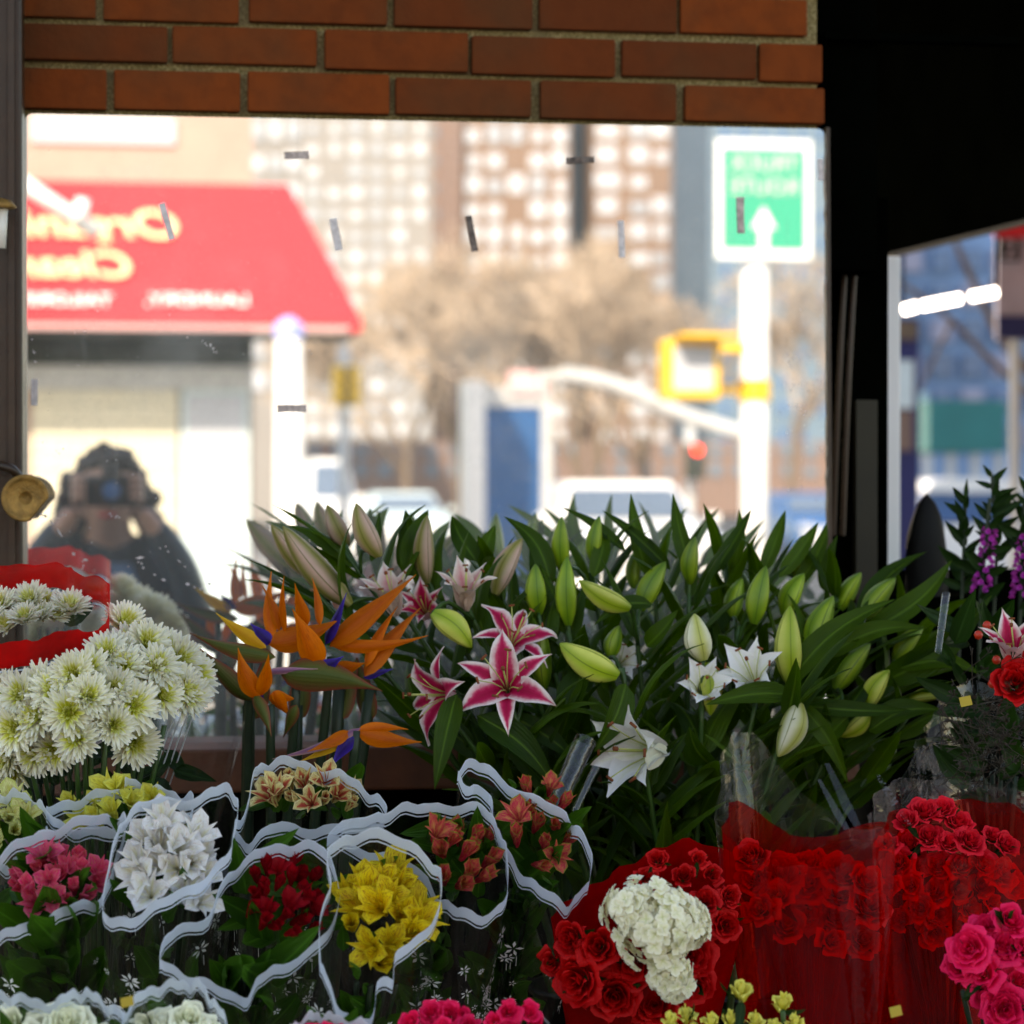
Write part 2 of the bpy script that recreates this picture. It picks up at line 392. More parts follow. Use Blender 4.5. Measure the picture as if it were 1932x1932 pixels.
# street
MT['asphalt'] = paint('asphalt', (.055, .055, .058), .85, .25, 3, bump=.3)
MT['pavement'] = paint('pavement', (.20, .19, .18), .85, .15, 2, bump=.2)
MT['white_line'] = paint('road_paint', (.75, .75, .72), .7, .1)
MT['awning_red'] = paint('awning_red', (.60, .022, .032), .6, .06)
MT['cream_metal'] = paint('cream_shutter', (.62, .58, .46), .6, .06)
MT['pale_blue'] = paint('pale_blue_panel', (.50, .62, .66), .5, .05)
MT['dark_green'] = paint('shop_shadow', (.030, .036, .022), .8, .1)  # green holds the shade under the shop awning; also on a signal
MT['white_paint'] = paint('white_paint', (.78, .78, .78), .4, .05)
MT['galv'] = paint('galvanised', (.48, .49, .50), .4, .1)
MT['sign_green'] = paint('sign_green', (.004, .32, .20), .45, .03)
MT['sign_white'] = paint('sign_white', (.82, .84, .83), .45, .03)
MT['letter_white'] = paint('letter_white', (.50, .52, .51), .5, .03)
MT['letter_yellow'] = paint('letter_yellow', (.84, .66, .38), .5, .04)
MT['signal_yellow'] = paint('signal_yellow', (.80, .46, .02), .4, .06)
MT['peach_brick'] = paint('peach_brick', (.36, .265, .225), .9, .06, 4)
MT['tan_brick'] = paint('tan_brick', (.20, .132, .098), .9, .05, .6)
MT['grey_facade'] = paint('grey_facade', (.22, .21, .205), .8, .05, .4)
MT['rose_brick'] = paint('rose_brick', (.18, .12, .10), .9, .05, .5)
MT['slate_blue'] = paint('slate_blue', (.10, .16, .22), .6, .1, .5)
MT['window_white'] = paint('window_pale', (.44, .47, .53), .15, .08, .7)
MT['window_mid'] = paint('window_mid', (.30, .33, .38), .2, .1, .7)
MT['glass_blue'] = paint('glass_blue', (.035, .11, .26), .15, .2, 1)
MT['kiosk_blue'] = paint('kiosk_blue', (.012, .085, .24), .3, .15, 2)
MT['bark'] = paint('bark', (.14, .10, .07), .9, .2, 6)
MT['twig'] = paint('twig', (.40, .31, .235), .9, .2, 3)
MT['car_white'] = paint('car_white', (.78, .79, .80), .25, .03)
MT['car_glass'] = paint('car_glass', (.10, .14, .20), .1, .1)
MT['tyre'] = paint('tyre', (.015, .015, .015), .8, .1)
MT['teal'] = paint('teal_board', (.008, .16, .16), .6, .1, 2)
MT['navy'] = paint('navy', (.008, .012, .09), .6, .1)
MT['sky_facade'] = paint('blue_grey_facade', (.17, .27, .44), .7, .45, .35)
MT['sign_red'] = paint('sign_red', (.5, .012, .03), .5, .1)
MT['mauve'] = paint('mauve_panel', (.34, .32, .42), .6, .1)
MT['ink'] = paint('ink_black', (.01, .01, .012), .6, .1)
# person
MT['skin'] = paint('skin', (.36, .21, .155), .5, .08)
MT['hair'] = paint('hair', (.035, .026, .02), .6, .4, 90)
MT['jacket'] = paint('black_jacket', (.014, .026, .036), .38, .4, 50, bump=.5)
MT['denim'] = paint('denim', (.10, .20, .38), .8, .25, 40)
MT['camera_black'] = paint('camera_black', (.012, .012, .013), .35, .2)
MT['lens'] = paint('lens_glass', (.03, .12, .32), .05, .1, spec=1)  # blue of the lens glint put into the base colour

# ------------------------------------------------------------------ ground
def sheet(name, x0, x1, y0, y1, z, mat):
    b = MB(); b.add([(x0, y0, z), (x1, y0, z), (x1, y1, z), (x0, y1, z)], [(0, 1, 2, 3)])
    return tag(b.build(name, mat), kind='structure')
sheet('ground', -600, 600, -600, 600, -.14, MT['asphalt'])
def slab(name, x0, x1, y0, y1, mat):
    b = MB(); b.box((x0, y0, -.136), (x1, y1, 0)); return tag(b.build(name, mat), kind='structure')
slab('pavement', -40, 40, -12.6, 9, MT['pavement'])
slab('far_pavement', -40, 5.2, -60, -15.2, MT['pavement'])
for k in range(7):
    b = MB(); x = 5.8 + k * 1.3; b.add([(x, -19.5, -.135), (x + .6, -19.5, -.135), (x + .6, -15.4, -.135), (x, -15.4, -.135)], [(0, 1, 2, 3)])
    tag(b.build('crosswalk_bar', MT['white_line']), kind='structure')

# ------------------------------------------------------------------ brick wall
WX1 = P(1553, 150, 0).x
wall = thing('brick_wall', 'orange brown brick wall with pale mortar joints above the mirror', 'wall', (0, 0, 0))
b = MB(); b.box((-4.5, .012, 0), (WX1 - .006, .45, 5.3)); b.build('wall_core', MT['mortar'], wall)
rowsz = []                       # heights of the bed joints, top to bottom, taken where the photo shows them
zt = [P(60, y, 0).z for y in (-60, 36, 115, 207)]
pitch = (zt[1] - zt[3]) / 2
joints = {0: [460, 738, 1010, 1280, 1520], 1: [322, 607, 887, 1165, 1430, 1553], 2: [205, 460, 740, 1010, 1285, 1553]}
joints[-1] = joints[1]
br = random.Random(3)
def brick(x0, x1, z0, z1):
    w, h = x1 - x0, z1 - z0
    if w < .02: return
    b = MB(); j = lambda: br.uniform(-.0026, .0026)
    b.box((x0 + j(), -.004 + j(), z0 + j()), (x1 + j(), .05, z1 + j()), bev=.003)
    b.build('brick', MT['brick'], wall, smooth=False)
for r in (-1, 0, 1, 2):
    z0 = zt[3] + (2 - r) * pitch; z1 = z0 + pitch
    jh = .0040 if r != 1 else .0048
    ypix = {-1: -40, 0: 15, 1: 85, 2: 165}[r]
    xs = [P(48, ypix, 0).x - (.11 if r in (1, -1) else .05)] + [P(x, ypix, 0).x for x in joints[r]]
    if r == 0: xs = [P(185, 15, 0).x - .21] + [P(185, 15, 0).x] + xs[1:]
    if r == -1: xs = xs[:]
    for a, c in zip(xs[:-1], xs[1:]):
        e = c if c == xs[-1] else c - .0046
        brick(a + .0046, e, z0 + jh, z1 - jh)
b = MB(); b.box((WX1 + .003, .02, 2.75), (7.5, 5.5, 5.3)); b.build('sun_block', MT['render_wall'], wall)  # unseen mass added over the passage to keep sun off the right side
# brick courses that go on above the frame and to the left of the post
for r in range(-9, -1):
    z0 = zt[3] + (2 - r) * pitch
    for k in range(7):
        x = -.35 + k * .205 + (.1 if r % 2 else 0)
        if x + .19 < WX1: brick(x, x + .193, z0 + .005, z0 + pitch - .005)

# ------------------------------------------------------------------ mirror
mir = thing('wall_mirror', 'large frameless dusty mirror on the brick wall reflecting the sunlit street', 'mirror', P(800, 1418, MIRY))
c4 = [P(47, 214, MIRY), P(1556, 243, MIRY), P(1562, 1418, MIRY), P(42, 1418, MIRY)]
def rounded(c, r, n=5):
    out = []
    for i in range(4):
        p, a, q = c[i - 1], c[i], c[(i + 1) % 4]
        d1, d2 = (p - a).normalized(), (q - a).normalized()
        for k in range(n):
            t = k / (n - 1); s = (1 - t) ** 2; u = t ** 2
            out.append(a + d1 * r * s + d2 * r * u)
    return out
lo = rounded(c4, .012); n = len(lo)
b = MB(); b.add(lo, [list(range(n))[::-1]]); g = b.build('glass', MT['mirror'], mir)
g.data.polygons[0].use_smooth = False
if g.data.polygons[0].normal.y > 0: g.data.flip_normals()
b = MB(); bk = [p + Vector((0, .006, 0)) for p in lo]
b.add(lo + bk, [(i, (i + 1) % n, n + (i + 1) % n, n + i) for i in range(n)]); b.build('ground_edge', MT['galv'], mir)
def strip(name, x0, y0, x1, y1, wpx, mat, parent, Y):
    a, c = P(x0, y0, Y), P(x1, y1, Y); d = c - a; nrm = Vector((-d.z, 0, d.x)).normalized() * px(wpx, a) / 2
    b = MB(); e = 3; top, bot = [], []
    for k in range(e + 1):
        p = a + d * k / e; j = Vector((0, -.0006 * (k % 2), 0))
        top.append(p + nrm * br.uniform(.8, 1.05) + j); bot.append(p - nrm * br.uniform(.85, 1.05) + j)
    b.grid([bot, top]); back = [[p + Vector((0, .0009, 0)) for p in r] for r in (top, bot)]; b.grid(back)
    return b.build(name, mat, parent)
for (x0, y0, x1, y1, w, m) in [(537, 293, 583, 292, 15, 'tape'), (1068, 303, 1122, 301, 13, 'tape_dark'), (884, 407, 897, 474, 13, 'tape_dark'),
        (628, 412, 640, 472, 15, 'tape_pale'), (305, 383, 325, 452, 13, 'tape_pale'), (524, 771, 578, 770, 15, 'tape'), (1397, 372, 1398, 440, 15, 'tape'),
        (1172, 416, 1174, 486, 13, 'tape_pale'), (66, 715, 64, 765, 13, 'tape_pale'), (1548, 300, 1549, 340, 10, 'tape_pale')]:
    strip('tape_remnant', x0, y0, x1, y1, w, MT[m], mir, MIRY - .0012)
b = MB()
for pl in [[(72, 968), (100, 985), (135, 1040), (165, 1058), (230, 1056), (300, 1048)], [(98, 978), (128, 972)], [(205, 968), (235, 982)], [(155, 1058), (160, 1120)], [(300, 1030), (420, 1120)], [(260, 1060), (300, 1090), (380, 1110)], [(560, 640), (590, 668)], [(380, 640), (410, 665)], [(1500, 760), (1530, 790)], [(60, 620), (66, 700)]]:
    pts = spline([P(x, y, MIRY - .001) for x, y in pl], 14)
    for k in range(13):
        if br.random() < .35: continue
        d = (pts[k + 1] - pts[k]) * .5; c_ = (pts[k] + pts[k + 1]) / 2 + Vector((br.uniform(-1, 1), 0, br.uniform(-1, 1))) * .002
        wv = Vector((-d.z, 0, d.x)).normalized() * br.uniform(.0006, .0022); e_ = d * br.uniform(.4, 1)
        b.add([c_ - e_, c_ + wv, c_ + e_, c_ - wv], [(0, 1, 2, 3)])
for k in range(160):
    x = br.choice((br.uniform(1440, 1555), br.uniform(60, 420), br.uniform(1480, 1555))); y = br.uniform(560, 1120); c_ = P(x, y, MIRY - .0008); r_ = br.uniform(.0004, .0012)
    b.add([c_ + Vector((r_, 0, 0)), c_ + Vector((0, 0, r_)), c_ + Vector((-r_, 0, 0)), c_ + Vector((0, 0, -r_))], [(0, 1, 2, 3)])
tag(b.build('scuff_marks', MT['tape_pale'], mir), kind='stuff')
# chipped strip along the mirror's right side
fs = thing('mirror_edging', 'thin chipped brown edging strip along the right side of the mirror', 'trim', P(1563, 1418, -.01))
b = MB(); pts = []
a0, a1 = P(1558, 240, -.02), P(1565, 1420, -.02)
L_, R_ = [], []
for k in range(60):
    p = a0.lerp(a1, k / 59); j = br.uniform(-.0012, .0012)
    L_.append(p + Vector((j, 0, 0))); R_.append(p + Vector((.006, 0, 0)))
b.grid([L_, R_]); b.grid([[q + Vector((0, .018, 0)) for q in L_], L_]); b.grid([R_, [q + Vector((0, .018, 0)) for q in R_]])
b.build('strip', MT['brown_post'], fs)

# wooden ledge below the mirror
lp0, lp1 = P(-120, 1421, -.1), P(1620, 1421, -.1)
led = thing('wooden_ledge', 'reddish brown wooden ledge board below the mirror', 'ledge', (0.5, -.05, lp0.z - .058))
b = MB(); b.box((lp0.x, -.105, lp0.z - .058), (lp1.x, -.004, lp0.z), bev=.004); b.build('board', MT['wood'], led)

bd_ = thing('ledge_shade_sheet', 'black sheet added as deep shade under the ledge behind the flower bunches', 'board', (.5, -.02, .7))
b = MB(); b.box((lp0.x, -.03, .2), (lp1.x, -.006, lp0.z - .062)); b.build('sheet', MT['dark_canvas'], bd_)  # black sheet added for the darkness behind the bunches
# ------------------------------------------------------------------ post on the left with its fittings
pr_ = P(43, 600, -.11)
post = thing('steel_post', 'dark brown painted steel post at the left end of the mirror', 'post', (pr_.x - .05, -.06, 0))
b = MB(); b.box((pr_.x - .10, -.11, 0), (pr_.x, -.02, 3.1), bev=.004); b.build('column', MT['brown_post'], post)
b = MB(); b.box((pr_.x - .018, -.118, 0), (pr_.x - .010, -.1095, 3.1)); b.build('seam', MT['brown_post'], post)
dc = P(48, 940, -.19); rr = px(45, dc)
hk = thing('rusty_reflector', 'round rusty metal cup bolted to the brown post', 'fitting', dc)
ax = cdir(.15, .05, 1)
m = basis(ax, UP, dc)
b = MB(); prof = [(.0, -.006), (rr * .25, -.004), (rr * .3, .001), (rr * .62, -.003), (rr * .8, .003), (rr * .95, .006), (rr, .003), (rr * .97, -.008), (rr * .5, -.016), (0, -.018)]
b.lathe(prof, 28, m=m)
cut = []
for i, v in enumerate(b.v):                      # the lower right of the rim is bent flat
    q = m.inverted() @ Vector(v); s = (-q.x * .0 + (q.x * -1) * .72 + q.y * -.69) if False else 0
    lx, ly = (Vector(v) - dc).dot(RIGHT), (Vector(v) - dc).dot(UP)
    t = lx * .78 - ly * .62
    if t > rr * .72: v2 = Vector(v) - (RIGHT * .78 - UP * .62) * (t - rr * .72); b.v[i] = tuple(v2)
b.build('cup', MT['rust'], hk, smooth=True)
b = MB(); b.tube(spline([P(40, 905, -.15), P(22, 885, -.16), P(-5, 878, -.15), P(-25, 890, -.12)], 14), .006, 8); b.build('hook_arm', MT['brown_post'], hk, smooth=True)
b = MB(); b.tube([dc - ax * .018, P(30, 945, -.1)], .009, 8); b.build('bolt', MT['rust'], hk, smooth=True)
tb = P(6, 420, -.16)
tb_t = thing('capped_tube', 'short pale tube hanging under a brown cap on the post', 'fitting', tb)
b = MB(); b.tube([P(6, 392, -.16), P(2, 468, -.16)], px(9, tb), 10); b.build('tube', MT['plastic_white'], tb_t, smooth=True)
b = MB(); q = P(2, 388, -.16); b.lathe([(.0, .010), (px(20, q), .006), (px(30, q), -.002), (px(24, q), -.004), (0, -.004)], 18, q); b.build('cap', MT['rust'], tb_t, smooth=True)
b = MB(); b.tube([P(2, 388, -.16) , P(2, 386, -.1)], .005, 8); b.build('bracket', MT['brown_post'], tb_t, smooth=True)

# ------------------------------------------------------------------ unseen awning added to shape skylight and the dark side of the stall
aw = thing('skylight_awning', 'unseen dark canvas awning added to cut skylight on the flower stall', 'awning', (0, 0, 2.6))
b = MB(); b.obox(((-2.5 + 2.4) / 2, -.25, 2.90), (2.5, 0, 0), (0, .23, .05), (0, -.004, .016)); b.build('canvas', MT['dark_canvas'], aw)
b = MB(); b.tube([(-2.5, -.485, 2.84), (2.4, -.485, 2.84)], .018, 8); b.build('front_bar', MT['black_metal'], aw)
for x in (-2.2, 0, 2.2):
    b = MB(); b.tube([(x, -.01, 2.6), (x, -.46, 2.83)], .012, 8); b.build('arm', MT['black_metal'], aw)

ze = P(1660, 488, .06).z; ea = P(1590, 505, 2.2); eb = PZ(1932, 420, ea.z); ed = (eb - ea); ed.z = 0; ed.normalize()
sp_ = thing('side_curtain', 'black canvas side curtain hanging at the right of the brick wall', 'curtain', ea)
b = MB(); pts0, pts1 = [], []
for k in range(26):
    t = -.9 + k * .102; j = Vector((ed.y, -ed.x, 0)) * .003 * math.sin(k * 1.9)
    p = ea + ed * t + j; pts0.append(p + Vector((0, 0, .004 * math.sin(k * .9)))); pts1.append(p + Vector((0, 0, 1.1)) + j)
b.grid([pts0, pts1]); b.grid([[p + Vector((.004, 0, 0)) for p in pts1], [p + Vector((.004, 0, 0)) for p in pts0]])
b.build('canvas', MT['dark_canvas'], sp_, smooth=True)
b = MB(); b.tube([ea - ed * .9, ea + ed * 1.64], .006, 8); b.build('hem_bar', MT['black_metal'], sp_)
bx0, bx1 = WX1, P(1655, 300, .03).x
sb_ = thing('ceiling_shade_box', 'black box filling in the shaded ceiling beside the brick wall', 'shutter', (bx0 + .1, .3, ze - .05))
b = MB(); b.box((bx0 + .002, .03, ze - .02), (bx1, .75, ze + 1.3)); b.build('housing', MT['dark_canvas'], sb_)  # dark box put in where the ceiling lies in shade
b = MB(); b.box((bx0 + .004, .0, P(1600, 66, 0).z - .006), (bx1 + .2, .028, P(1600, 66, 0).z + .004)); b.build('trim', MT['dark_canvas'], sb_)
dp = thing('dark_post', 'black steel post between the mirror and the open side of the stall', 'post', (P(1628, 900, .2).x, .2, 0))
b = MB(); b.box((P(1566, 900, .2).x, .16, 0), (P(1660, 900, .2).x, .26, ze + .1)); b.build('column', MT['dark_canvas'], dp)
b = MB(); b.box((P(1612, 900, .15).x, .14, .6), (P(1652, 900, .15).x, .158, P(1630, 755, .15).z)); b.build('plate', paint('olive_plate', (.022, .018, .008), .7, .2), dp)
for (x0, y0, x1, y1) in [(1596, 470, 1572, 1010), (1612, 520, 1590, 1010)]:  # thin tubes stand in for light lines reflected on plastic
    b = MB(); b.tube(spline([P(x0, y0, .12), P((x0 + x1) / 2 - 2, (y0 + y1) / 2, .11), P(x1, y1, .12)], 10), .0045, 8)
    o = b.build('glint_line', MT['brown_post']); tag(o, ('grey cord drawn for a glint on plastic nearest the mirror edging' if x0 < 1600 else 'grey cord drawn for a glint on plastic against the black post'), 'cord', 'cords drawn for plastic glints by the black post')
wp = thing('white_frame_post', 'slim white painted frame post of the open stall side', 'post', (P(1674, 900, .5).x, .5, 0))
b = MB(); b.box((P(1659, 900, .5).x, .47, 0), (P(1689, 900, .5).x, .53, P(1674, 486, .5).z), bev=.004); b.build('upright', MT['white_paint'], wp)

pnl = thing('dark_fill_board', 'black board added to darken the gap below the white frame post', 'board', (P(1700, 1500, .1).x, .1, 0))
b = MB(); b.box((WX1 + .004, .30, 0), (P(2300, 1500, .3).x, .34, P(1750, 1075, .3).z)); b.build('sheet', MT['dark_canvas'], pnl)  # black board added to hide bright ground behind the bouquets
# ------------------------------------------------------------------ bench and buckets
BZ = .70
bn = thing('display_bench', 'low wooden display bench carrying the flower buckets', 'bench', (.5, -.5, 0))
for k in range(7):
    y = -1.0 + k * .135
    b = MB(); b.box((-.5, y, BZ - .03), (1.75, y + .125, BZ), bev=.003); b.build('plank', MT['bench_wood'], bn)
for x in (-.45, .6, 1.65):
    for y in (-.95, -.12):
        b = MB(); b.box((x, y, 0), (x + .06, y + .06, BZ - .031)); b.build('leg', MT['bench_wood'], bn)
def bucket(x, y, r=.085, h=.2, label='black plastic flower bucket on the display bench', z=BZ):
    t = thing('flower_bucket', label, 'bucket', (x, y, z), 'black buckets holding the bunches')
    b = MB(); b.lathe([(0, .004), (r * .72, .004), (r * .76, .0), (r * .98, h), (r * 1.03, h), (r * 1.03, h - .008), (r * .95, h - .002), (r * .72, .008), (0, .008)], 24, (x, y, z + .001))
    b.build('pail', MT['black_bucket'], t, smooth=True)
    b = MB(); b.tube([(x + r * math.cos(a), y - abs(math.sin(a)) * .02 - r * .6, z + h - .01 - .05 * math.sin(a)) for a in [math.pi * k / 10 for k in range(11)]], .002, 6)
    b.build('handle', MT['galv'], t, smooth=True)
    return t

# ------------------------------------------------------------------ the street in front of the stall (seen in the mirror)
def textmesh(body, size, extrude=.004, align='CENTER', shear=0.0, space=1.0):
    cu = bpy.data.curves.new('lettering', 'FONT'); cu.body = body; cu.size = size; cu.extrude = extrude
    cu.align_x = align; cu.align_y = 'CENTER'; cu.shear = shear; cu.space_character = space; cu.offset = size * .012
    o = bpy.data.objects.new('lettering', cu); col.objects.link(o)
    dg = bpy.context.evaluated_depsgraph_get()
    me = bpy.data.meshes.new_from_object(o.evaluated_get(dg)); me.materials.clear()
    bpy.data.objects.remove(o); bpy.data.curves.remove(cu)
    return me
def letter(body, size, pos, mat, parent, face=1, tilt=0.0, **kw):
    me = textmesh(body, size, **kw); me.materials.append(mat)
    # face=+1: readable by someone standing nearer the wall and looking along -Y
    m = Matrix.Translation(pos) @ Matrix.Rotation(math.pi if face > 0 else 0, 4, 'Z') @ Matrix.Rotation(R(90) + tilt, 4, 'X')
    return inst('lettering', me, parent, m)

# corner shop under the red awning
Ls = 16.4
A = lambda x, y, d=0: M(x, y, Ls + d)
shop = thing('corner_shop', 'corner shop with a sloping red awning and cream roller shutter across the street', 'shop', (A(250, 900).x, -Ls, 0))
xl, xr = A(-400, 600, .9).x, A(478, 600, .9).x
def wbox(x0, x1, L0, L1, z0, z1, name, mat, parent, bev=0):
    b = MB(); b.box((min(x0, x1), -L1, z0), (max(x0, x1), -L0, z1), bev=bev); return b.build(name, mat, parent)
wbox(xl, xr, Ls + 1.0, Ls + 9, 0, 9.5, 'wall', MT['peach_brick'], shop)
zb, zm, zt_ = A(300, 622).z, A(300, 600).z, A(300, 345, 1.0).z
axr, axr2 = A(682, 620).x, A(545, 352, 1.0).x
b = MB()
f0, f1 = Vector((xl, -Ls, zb)), Vector((axr, -Ls, zb))
v0, v1 = Vector((xl, -Ls, zm)), Vector((axr, -Ls, zm))
t0, t1 = Vector((xl, -Ls - 1.0, zt_)), Vector((axr2, -Ls - 1.0, zt_))
e1 = Vector((axr, -Ls - 1.0, zb)); e2 = Vector((axr, -Ls - 1.0, zm))
b.add([f0, f1, v1, v0, t1, t0, e1, e2], [(0, 3, 2, 1), (3, 5, 4, 2), (1, 2, 7, 6), (2, 4, 7)])
awn = b.build('awning', MT['awning_red'], shop)
b = MB(); b.box((xl, -Ls - .02 + .03, zb - .004), (axr - .1, -Ls + .03, zb + .035)); b.build('valance_trim', paint('trim_pink', (.55, .34, .34), .5, .05), shop)
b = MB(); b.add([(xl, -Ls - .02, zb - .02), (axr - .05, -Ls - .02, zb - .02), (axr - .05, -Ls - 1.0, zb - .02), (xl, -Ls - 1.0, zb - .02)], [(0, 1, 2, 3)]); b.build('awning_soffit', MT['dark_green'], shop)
wbox(xl, xr, Ls + .93, Ls + .998, A(300, 692, .93).z, zb + .1, 'shade_fascia', MT['dark_green'], shop)  # dark band below the awning, its shade put into the colour
zsh = A(300, 735, .95).z
wbox(xl, xr, Ls + .9, Ls + .997, zsh, A(300, 690, .95).z - .004, 'shutter_housing', MT['galv'], shop)
for k in range(14):
    z1 = zsh - .004 - k * .13
    wbox(A(62, 800, .96).x, A(335, 800, .96).x, Ls + .95 + .012 * (k % 2), Ls + .997, z1 - .125, z1, 'shutter_slat', MT['cream_metal'], shop)
wbox(A(342, 800, .96).x, A(470, 800, .96).x, Ls + .93, Ls + .995, .1, A(400, 722, .95).z, 'side_door', MT['pale_blue'], shop)
wbox(A(352, 800, .94).x, A(460, 800, .94).x, Ls + .92, Ls + .929, 1.3, A(400, 745, .95).z, 'door_pane', MT['window_white'], shop)
for k, (xa, xb, ya, yb) in enumerate([(60, 330, 226, 268), (-300, 20, 226, 268), (60, 330, 60, 170), (-300, 20, 60, 170)]):
    p, q = A(xa, yb, 1.0), A(xb, ya, 1.0)
    w_ = wbox(p.x, q.x, Ls + .96, Ls + .998, p.z, q.z, 'window', MT['window_white'], shop)
slope = math.atan2(zt_ - zm, 1.0)
def on_awn(x, y):                      # a point on the sloping front of the awning
    d = Vector((0, -1.0, zt_ - zm)); nn = Vector((0, (zt_ - zm), 1.0)).normalized()
    vn = Vector((nn.x, -nn.y, nn.z)); p0 = Vector((0, Ls + MIRY, zm)); p = PP(x, y, p0, vn)
    return Vector((p.x, 2 * MIRY - p.y, p.z)) + nn * .045
til = -(math.pi / 2 - math.atan2(zt_ - zm, 1.0))
letter('Organic', .44, on_awn(175, 432), MT['letter_yellow'], shop, tilt=til, shear=.25)
letter('Cleaners', .40, on_awn(80, 508), MT['letter_yellow'], shop, tilt=til, shear=.25)
letter('LAUNDRY,', .165, on_awn(372, 574), MT['sign_white'], shop, tilt=til)
letter('TAILORING', .165, on_awn(105, 574), MT['sign_white'], shop, tilt=til)

# truck-route sign pole with the pedestrian signal
Lp = 10.9
Q = lambda x, y, d=0: M(x, y, Lp + d)
pole = thing('sign_pole', 'white street pole with green truck route sign and yellow pedestrian signal', 'sign pole', (Q(1432, 900).x, -Lp, 0))
pc = Q(1432, 700); pw = px(25, P(1432, 700, Lp))
b = MB(); b.tube([(pc.x, -Lp - .12, 0), (pc.x, -Lp - .12, Q(1432, 270).z)], [pw * 1.05, pw], 16); b.build('pole', MT['white_paint'], pole, smooth=True)
p0, p1 = Q(1350, 488), Q(1530, 266)
sgn = wbox(p0.x, p1.x, Lp - .0, Lp + .012, p0.z, p1.z, 'sign_panel', MT['sign_white'], pole, bev=.004)
q0, q1 = Q(1361, 470), Q(1518, 282)
wbox(q0.x, q1.x, Lp - .004, Lp - .001, q0.z, q1.z, 'green_field', MT['sign_green'], sgn)
letter('TRUCK', .125, Q(1440, 310) + Vector((0, .022, 0)), MT['letter_white'], sgn, extrude=.002)
letter('ROUTE', .125, Q(1440, 354) + Vector((0, .022, 0)), MT['letter_white'], sgn, extrude=.002)
b = MB(); ac = Q(1439, 430) + Vector((0, .022, 0)); u_ = px(1, P(1439, 430, Lp))
sh = [(-9, -40), (9, -40), (9, -2), (24, -2), (0, 40), (-24, -2), (-9, -2)]
b.add([ac + Vector((x * u_, 0, y * u_)) for x, y in sh], [list(range(7))]); b.build('arrow', MT['sign_white'], sgn)
ps = wbox(Q(1247, 700).x, Q(1352, 700).x, Lp - .1, Lp + .12, Q(1300, 755).z, Q(1300, 640).z, 'pedestrian_signal', MT['signal_yellow'], pole, bev=.02)
wbox(Q(1262, 700).x, Q(1338, 700).x, Lp - .104, Lp - .1015, Q(1300, 738).z, Q(1300, 655).z, 'screen', MT['window_white'], ps)
wbox(Q(1262, 700).x, Q(1368, 700).x, Lp - .30, Lp - .11, Q(1300, 642).z, Q(1300, 634).z, 'visor', MT['signal_yellow'], ps)
wbox(Q(1352, 700).x, Q(1412, 700).x, Lp + .08, Lp + .16, Q(1300, 742).z, Q(1300, 725).z, 'bracket', MT['signal_yellow'], pole)
wbox(Q(1352, 700).x, Q(1412, 700).x, Lp + .08, Lp + .16, Q(1300, 662).z, Q(1300, 645).z, 'bracket', MT['signal_yellow'], pole)
b = MB(); b.lathe([(pw * 1.25, -.06), (pw * 1.25, .06)], 16, (pc.x, -Lp - .12, Q(1432, 735).z)); b.build('clamp', MT['signal_yellow'], pole, smooth=True)

# awning support rod seen at the mirror's left side
rod = thing('awning_rod', 'white awning crank rod leaning across the reflection of the red awning', 'rod', M(50, 350, 9.5))
b = MB(); b.tube([M(-40, 290, 9.5), M(185, 440, 9.5)], .04, 10); b.build('shaft', MT['white_paint'], rod, smooth=True)
b = MB(); b.tube([M(140, 398, 9.5), M(165, 402, 9.5)], .07, 10); b.build('grip', MT['white_paint'], rod, smooth=True)

# towers and blocks far off
def tower(name, label, x0, x1, ytop, L, mat, wins, depth=18, base=0, group=None):
    """wins: list of (column x0, x1) pixel pairs and rows (y0, y1)"""
    a, c = M(x0, ytop, L), M(x1, ytop, L)
    t = thing(name, label, 'building', ((a.x + c.x) / 2, -L, 0), group)
    wbox(a.x, c.x, L, L + depth, base, a.z, 'wall', mat, t)
    cols, rows, wm = wins; wr = random.Random(int(x0) + 7)
    for (ya, yb) in rows:
        for (xa, xb) in cols:
            p, q = M(xa, yb, L), M(xb, ya, L)
            if p.z < 1 or wr.random() < .06: continue
            wj = (q.x - p.x) * wr.choice((0, 0, .12, .25))
            o = wbox(p.x + wj * wr.random(), q.x - wj * .5, L - .16, L + .1, p.z, q.z - (q.z - p.z) * wr.choice((0, 0, .25)), 'window', MT[wm if wm != 'window_white' else wr.choice(('window_white', 'window_white', 'window_mid'))], t)
    return t
rows = lambda y0, y1, n, f=.62: [(y0 + (y1 - y0) * k / n, y0 + (y1 - y0) * (k + f) / n) for k in range(n)]
cols_ = lambda x0, x1, n, f=.68: [(x0 + (x1 - x0) * (k + (1 - f) / 2) / n, x0 + (x1 - x0) * (k + (1 + f) / 2) / n) for k in range(n)]
tower('apartment_tower', 'tan brick apartment tower with rows of pale square windows', 830, 1075, 60, 280, MT['tan_brick'], (cols_(872, 1075, 5, .72), rows(235, 900, 14, .72), 'window_white'))
tower('apartment_tower', 'tan brick apartment tower with wide window bands behind the bare trees', 1118, 1345, 60, 285, MT['tan_brick'], ([(1122, 1170), (1185, 1225), (1230, 1262), (1270, 1335)], rows(228, 900, 14, .66), 'window_white'))
tower('glass_slab', 'dark slate blue glazed slab between the two tan brick towers', 1070, 1122, 90, 292, MT['slate_blue'], (cols_(1072, 1120, 2), rows(240, 700, 10), 'slate_blue'))
tower('office_block', 'pale grey office block with close window bands beside the red awning', 560, 815, 60, 230, MT['grey_facade'], (cols_(570, 812, 6, .6), rows(230, 880, 16, .55), 'window_white'))
tower('office_block', 'whitish end block peeking over the corner shop roof', 440, 575, 60, 120, MT['grey_facade'], (cols_(470, 570, 3, .7), rows(228, 760, 9, .6), 'window_white'))
